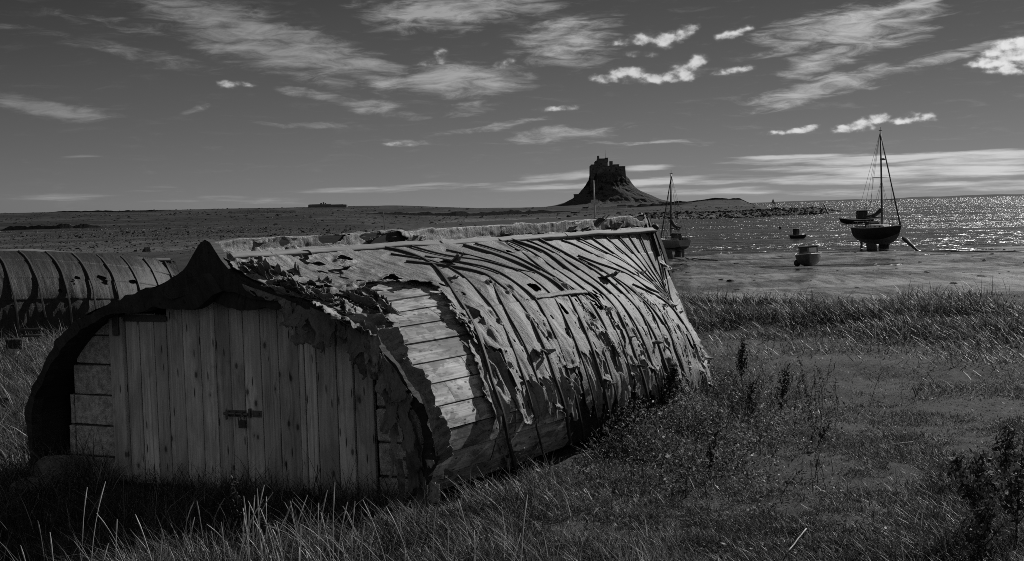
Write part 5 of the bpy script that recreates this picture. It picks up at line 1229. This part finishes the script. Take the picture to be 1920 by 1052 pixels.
def wedge(n, Ya, Yb, power, xa=-420, xb=2700, seed=0):
    """ground points; density falls with distance"""
    r = np.random.default_rng(seed); u = r.uniform(0, 1, n)
    q = 2 - power; Y = (Ya ** q + u * (Yb ** q - Ya ** q)) ** (1 / q); x = r.uniform(xa, xb, n); return (x - 960) / F * Y, Y
def pxof(X, Y): return 960 + F * X / Y
def ns(X, Y, sc, seed, o=3): return fbm(np.stack([X * sc, Y * sc], -1), seed, o)
# short turf
X, Y = wedge(860000, 6.2, 25, 2.7, seed=1); k = ~in_shed(X, Y, .05); X, Y = X[k], Y[k]; n = len(X); r = np.random.default_rng(2)
cl = ns(X, Y, 1.3, 61); cf = ns(X, Y, 5.0, 62); big = ns(X, Y, .35, 63)
path = np.exp(-((Y - 15.5 - .25 * X) / 3.2) ** 2) * sst(X, .5, 3)         # the trodden track beyond the shed
L = (.040 + .045 * cl + .030 * cf) * (1 - .60 * path) * r.uniform(.6, 1.5, n); L = np.clip(L, .016, .16)
shade = np.clip(.13 + .10 * cl + .10 * big + .08 * cf + r.normal(0, .07, n) + .75 * (r.uniform(0, 1, n) > .955 + .03 * path), 0, 1)
blades('turf_grass', X, Y, L, .0035 + .0012 * Y / 8, r.uniform(.1, 1.1, n), r.uniform(.1, 1.0, n), shade, M_turf, 3, 2, (-.7, -.5), .25)
# rougher tussocks: round the shed, bottom of the frame, left meadow
def rough(n, sampler, seed, Lm, Ls, wd, mat, sh0, shs, lean=(.05, .7), bend=(.2, 1.3), wind=(-.8, -.3), wk=.15, levels=3, name='rough_grass', clump=.35, csc=2.2, pad=.02):
    r = np.random.default_rng(seed); X, Y = sampler(n, r); c = ns(X, Y, csc, seed + 5); k = (~in_shed(X, Y, pad)) & (c > -clump + r.normal(0, .25, len(X))); X, Y, c = X[k], Y[k], c[k]; n = len(X)
    L = np.clip(Lm * (1 + .5 * c) * r.lognormal(0, Ls, n), .03, Lm * 2.6)
    sh = np.clip(sh0 * .42 + .4 * shs * r.normal(0, 1, n) + .12 * c + .16 * ns(X, Y, 4.5, seed + 9) + .65 * (r.uniform(0, 1, n) > .93), 0, 1)
    return blades(name, X, Y, L, wd * r.uniform(.6, 1.3, n), r.uniform(*lean, n), r.uniform(*bend, n), sh, mat, seed + 1, levels, wind, wk)
def along_side(n, r):
    a = r.uniform(-.4, 7.8, n); hw = np.interp(a, [-.5, 0, 3, 5, 6.3, 7.6], [1.86, 1.86, 1.74, 1.46, .95, .05]); b = hw + np.abs(r.normal(0, .42, n)); P = HULL.C[None, :2] + a[:, None] * HULL.ax[None, :2] + b[:, None] * HULL.rt[None, :2]; return P[:, 0], P[:, 1]
rough(26000, along_side, 70, .13, .5, .007, M_turf, .42, .25, (.1, 1.1), (.3, 1.5))
def front_bank(n, r):
    X = r.uniform(-4.4, .2, n); t = r.uniform(0, 1, n) ** 1.1; yf = C0[1] - (X - C0[0]) * math.tan(PHI) + .16; Y = yf - t * (yf - 6.4); return X, Y
rough(24000, front_bank, 80, .20, .4, .005, M_turf, .15, .15, (.1, .9), (.4, 1.6))
def strip_front(n, r): X = r.uniform(-4.4, 1.0, n); return X, r.uniform(6.6, 7.7, n) - .05 * X
rough(8000, strip_front, 90, .15, .4, .0045, M_dry, .35, .25, (.05, .6), (.2, 1.2), clump=.1)
def left_meadow(n, r): Y = r.uniform(9.2, 21, n); x = r.uniform(-120, 190, n); return (x - 960) / F * Y, Y
rough(42000, left_meadow, 100, .20, .45, .009, M_bank, .5, .25, (.05, .8), (.3, 1.4))
def right_corner(n, r): Y = r.uniform(6.3, 9.4, n); x = np.clip(r.normal(1900, 150, n), 1500, 2100); return (x - 960) / F * Y, Y
rough(16000, right_corner, 110, .085, .5, .006, M_turf, .32, .22)
def bottom_mid(n, r): Y = 6.3 + np.abs(r.normal(0, .9, n)); x = r.uniform(600, 1700, n); return (x - 960) / F * Y, Y
rough(20000, bottom_mid, 115, .065, .5, .006, M_turf, .45, .25, (.2, 1.2), (.3, 1.4))
# the tufted bank between the turf and the shore
def bank(n, r):
    x = r.uniform(1180, 2800, n); base = 20.0 - .0046 * (np.minimum(x, 2000) - 1280) + .55 * fbm(np.stack([x * .012, x * 0], -1), 77, 3) + .9 * r.exponential(.35, n) * -1; Y = base + np.abs(r.normal(0, 1, n)) * 1.6 + r.uniform(0, 2.6, n); return (x - 960) / F * Y, np.minimum(Y, 24.5)
rough(150000, bank, 120, .185, .55, .013, M_bank, .32, .3, (.1, 1.1), (.3, 1.8), (-.75, .1), .25, 3, 'bank_grass', .35, .9)
def bank_foot(n, r): x = r.uniform(1240, 2800, n); Y = 18.6 - .0044 * (np.minimum(x, 2000) - 1280) + r.normal(0, 1, n) * 1.1; return (x - 960) / F * Y, Y
rough(10000, bank_foot, 130, .16, .4, .012, M_bank, .45, .3, (.3, 1.2), (.3, 1.2), (-.75, .1), .3, 2, 'bank_grass', .1, .8)
# stalks with seed heads standing in front of the doors
def stalks():
    r = np.random.default_rng(140); V = []; Q = []; S = []; nv = 0
    spots = [(172, 1130, 905), (250, 1120, 950), (66, 1150, 1020), (185, 1160, 1022), (112, 1170, 1000), (330, 1140, 985), (300, 1150, 1010)]
    for k in range(135):
        x = np.clip(r.normal(570, 110, 1)[0], 340, 900) if k < 120 else r.uniform(60, 1000); yb = r.uniform(1030, 1150); spots.append((x, yb, min(yb - 30, r.uniform(905, 1060))))
    for x, yb, yt in spots:
        p = onz(x, yb); Lh = (yb - yt) * p[1] / F * 1.05; n = 9; t = np.linspace(0, 1, n); a = r.uniform(0, 6.28); ln = r.uniform(.05, .5) * Lh * (1 if r.uniform() < .85 else 2.2)
        c = p[None] + np.stack([np.cos(a) * ln * t ** 1.8 + (-.04 * Lh * t), np.sin(a) * ln * t ** 1.8, Lh * t - .25 * ln * t ** 3], -1)
        rad = np.where(t < .72, .0018 + .0006 * r.uniform(), .0032 * (1 - np.abs(t - .86) / .2) + .0010)
        for cc, rr in zip(c, np.clip(rad, .0008, 1)):
            for j in range(4): V.append(cc + rr * np.array([math.cos(j * 1.5708), math.sin(j * 1.5708), 0]))
        Q += [[nv + i * 4 + j, nv + i * 4 + (j + 1) % 4, nv + (i + 1) * 4 + (j + 1) % 4, nv + (i + 1) * 4 + j] for i in range(n - 1) for j in range(4)]; S += [np.clip(r.normal(.75, .2), 0, 1)] * (n * 4); nv += n * 4
    o = mesh('seed_stalks', V, [Q], M_dry, None, True, None, dict(shade=S)); tag(o, 'pale dry grass stalks with seed heads before the doors', None, None, 'stuff')
stalks()
# low leafy undergrowth by the far end of the shed
def leaves(mb_list, c, n, spread, size, r, flat=.5):
    """n small leaf quads scattered round c (n,3 centres)"""
    d = r.normal(0, 1, (n, 3)); d /= np.linalg.norm(d, axis=1, keepdims=True); u = np.cross(d, r.normal(0, 1, (n, 3))); u /= np.linalg.norm(u, axis=1, keepdims=True); s = size * r.lognormal(0, .35, n)[:, None]
    a = c - d * s; b = c + u * s * .38; e = c + d * s; f = c - u * s * .38; mb_list.append(np.stack([a, b, e, f], 1))
def leaf_mesh(name, blobs, shade, mat, parent=None):
    V = np.concatenate(blobs); n = len(V); return mesh(name, V.reshape(-1, 3), [np.arange(n * 4).reshape(n, 4)], mat, parent, False, None, dict(shade=np.repeat(shade, 4)), parent is not None)
def undergrowth():
    r = np.random.default_rng(150); n = 46000; x = np.where(r.uniform(0, 1, n) < .8, r.normal(1330, 95, n), r.normal(1200, 100, n)); y = r.normal(790, 62, n) - (x - 1330) * .12
    k = (y > 690) & (y < 960); x, y = x[k], y[k]; d = CR[None] * ((x - 960) / F)[:, None] + CU[None] * ((526 - y) / F)[:, None] + CF[None]; P = EYEP + d * (-EYE / d[:, 2])[:, None]
    P[:, :2] += r.normal(0, .12, (len(P), 2)); c = ns(P[:, 0], P[:, 1], 1.7, 151); k = (c > -.25) & ~in_shed(P[:, 0], P[:, 1], -.05); P, c = P[k], c[k]; P[:, 2] = terrain(P[:, 0], P[:, 1]) + r.uniform(0, 1, len(P)) ** 1.3 * (.20 + .28 * np.clip(c, 0, 1))
    b = []; leaves(b, P, len(P), 0, .012, r); o = leaf_mesh('undergrowth', b, np.clip(r.normal(.5, .3, len(P)), 0, 1), M_under); tag(o, 'leafy low weeds tangled along the side of the shed', None, None, 'stuff')
undergrowth()
def weed_tangle():
    r = np.random.default_rng(158); mb = MB(); bl = []; k = 0
    while k < 330:
        x = r.normal(1310, 120) if r.uniform() < .75 else r.uniform(1080, 1600); y = 745 + abs(r.normal(0, 75)) + (1330 - x) * .16
        p = onz(x, y); 
        if y > 960 or in_shed(p[:1], p[1:2], .02)[0]: continue
        k += 1; p[2] = gz(p[0], p[1]) - .02; H = r.uniform(.14, .42); a = r.uniform(0, 6.28); ln = H * r.uniform(.1, .7); t = np.linspace(0, 1, 6)
        c = p[None] + np.stack([np.cos(a) * ln * t ** 1.6, np.sin(a) * ln * t ** 1.6, H * t - .15 * ln * t ** 3], -1); mb.tube(c, np.linspace(.003, .0014, 6), 4)
        n = int(r.uniform(14, 46)); q = r.uniform(.3, 1, n) * 5; j = np.clip(q.astype(int), 0, 4); cc = c[j] + (c[j + 1] - c[j]) * (q - j)[:, None] + r.normal(0, .012, (n, 3)); leaves(bl, cc, n, 0, r.uniform(.006, .013), r)
    n = sum(len(b) for b in bl); V = np.concatenate(bl); St = np.concatenate(mb.V); nv = len(St)
    o = mesh('weed_tangle', np.concatenate([St, V.reshape(-1, 3)]), [np.concatenate(mb.Q), np.concatenate(mb.T), np.arange(n * 4).reshape(n, 4) + nv], M_tangle, None, False, None, dict(shade=np.concatenate([np.full(nv, .15), np.repeat(np.clip(r.normal(.25, .25, n), 0, 1), 4)])))
    tag(o, 'dark tangled weeds with seed heads along the right base of the shed', None, None, 'stuff')
weed_tangle()
def turf_leaves():
    r = np.random.default_rng(155); X, Y = wedge(30000, 6.4, 15, 2.2, 400, 2080, seed=156); c = ns(X, Y, 1.1, 157); k = (c > .0) & ~in_shed(X, Y, .05); X, Y = X[k], Y[k]; n = len(X)
    P = np.stack([X, Y, terrain(X, Y) + r.uniform(.005, .06, n)], -1); b = []; leaves(b, P, n, 0, .011, r); o = leaf_mesh('turf_weeds', b, np.clip(r.normal(.35, .3, n), 0, 1), M_under); tag(o, 'small broad leaves scattered through the turf', None, None, 'stuff')
turf_leaves()
def weed(name, label, cat, base, H, nbr, seed, tilt=(0, 0), leaf=.016, per=160, spread=.35, top=.35, mat=None, mats=None, dens_pow=1.0):
    """upright dock-like weed: stems clothed in small seeds and leaves"""
    r = np.random.default_rng(seed); base = np.asarray(base, float); e = empty(name, tuple(base), 0, label, cat); mb = MB(); bl = []; tips = []
    main = np.stack([base[0] + tilt[0] * np.linspace(0, 1, 8) ** 1.4, base[1] + tilt[1] * np.linspace(0, 1, 8) ** 1.4, base[2] - .05 + (H + .05) * np.linspace(0, 1, 8)], -1); mb.tube(main, np.linspace(.007, .003, 8) * (H / .8) ** .5, 6); paths = [(main, .35)]
    for k in range(nbr):
        t0 = r.uniform(.12, .85); i = t0 * 7; p0 = main[int(i)] + (main[min(int(i) + 1, 7)] - main[int(i)]) * (i - int(i)); a = r.uniform(0, 6.28); l = H * r.uniform(.25, .6) * (1.1 - t0); t = np.linspace(0, 1, 6)
        br = p0 + np.stack([np.cos(a) * l * spread * t ** .9, np.sin(a) * l * spread * t ** .9, l * t], -1); mb.tube(br, np.linspace(.0035, .0018, 6), 5); paths.append((br, .1))
    for p, s0 in paths:
        n = int(.6 * per * np.linalg.norm(p[-1] - p[0]) / .3); t = s0 + (1 - s0) * r.uniform(0, 1, n) ** dens_pow; i = t * (len(p) - 1); j = np.clip(i.astype(int), 0, len(p) - 2); c = p[j] + (p[j + 1] - p[j]) * (i - j)[:, None] + r.normal(0, leaf * 1.2, (n, 3)); leaves(bl, c, n, 0, leaf, r)
    mb.build('stem', mats or M_dock_stem, e, True, True); n = sum(len(b) for b in bl); leaf_mesh('foliage', bl, np.clip(r.normal(.4, .25, n), 0, 1), mat or M_dock, e); return e
M_dock_stem = mat_plain('dead_stem', .012, .03, 30, .8, .2)
weed('dock_plant', 'tall dark dock plant standing alone on the turf beyond the shed', 'weed', onz(1390, 726), .56, 12, 160, (.02, 0), .014, 150, .38)
weed('dock_plant', 'dark leaning dock plant right of the tall one by the shed', 'weed', onz(1462, 792), .55, 9, 161, (.10, .05), .013, 110, .4)
weed('dock_plant', 'short bushy dark dock plant below the far end of the shed', 'weed', onz(1405, 782), .36, 12, 162, (.04, 0), .014, 120, .6)
weed('dock_plant', 'dark dock plant against the torn felt at the far end of the shed', 'weed', onz(1245, 800), .62, 14, 163, (.12, -.05), .015, 140, .5)
weed('dock_plant', 'low leaning dock plant at the foot of the shed side', 'weed', onz(1165, 838), .42, 9, 164, (.10, 0), .013, 110, .5)
weed('dock_plant', 'small arching dock plant furthest right beside the undergrowth', 'weed', onz(1530, 838), .22, 6, 165, (.16, .05), .012, 120, .4)
weed('dock_plant', 'slender dock plant in the undergrowth below the shed', 'weed', onz(1325, 900), .40, 6, 166, (.1, 0), .012, 90, .35)
weed('dock_plant', 'dark thin dock spike standing before the doors', 'weed', onz(450, 1030), .47, 5, 167, (-.03, 0), .010, 240, .12)
weed('dock_plant', 'short dark dock spike in the shaded grass left of the doors', 'weed', onz(248, 1052), .30, 4, 168, (-.01, 0), .010, 240, .12)
for k, (x, y, h, lab) in enumerate([(1905, 1010, .62, 'large dark leafy weed at the right edge in the foreground'), (1830, 1000, .52, 'dark weed with a bent stem left of the large one at the right edge'), (1880, 900, .40, 'dark weed behind the large one at the right edge'), (1790, 905, .20, 'low dark bushy weed on the turf at the right'), (1840, 1060, .40, 'dark weed nearest the bottom right corner')]):
    weed('weed_plant', lab, 'weed', onz(x, y), h, 16, 180 + k, (.06, .02), .019, 70, .75, mat=M_leaf, dens_pow=.8)
# loose sticks on the turf
for k, (x0, y0, x1, y1, lab) in enumerate([(870, 1042, 908, 1026, 'pale stick lying in the grass below the near corner of the shed'), (1668, 847, 1712, 844, 'pale straw lying on the open turf'), (1478, 1052, 1512, 1012, 'thin pale stick lying near the bottom edge of the frame')]):
    a = onz(x0, y0) + ZAX * .06; b = onz(x1, y1) + ZAX * .07; timber(a, b, .004, 'stick', lab, 'stick', M_pale, .002)
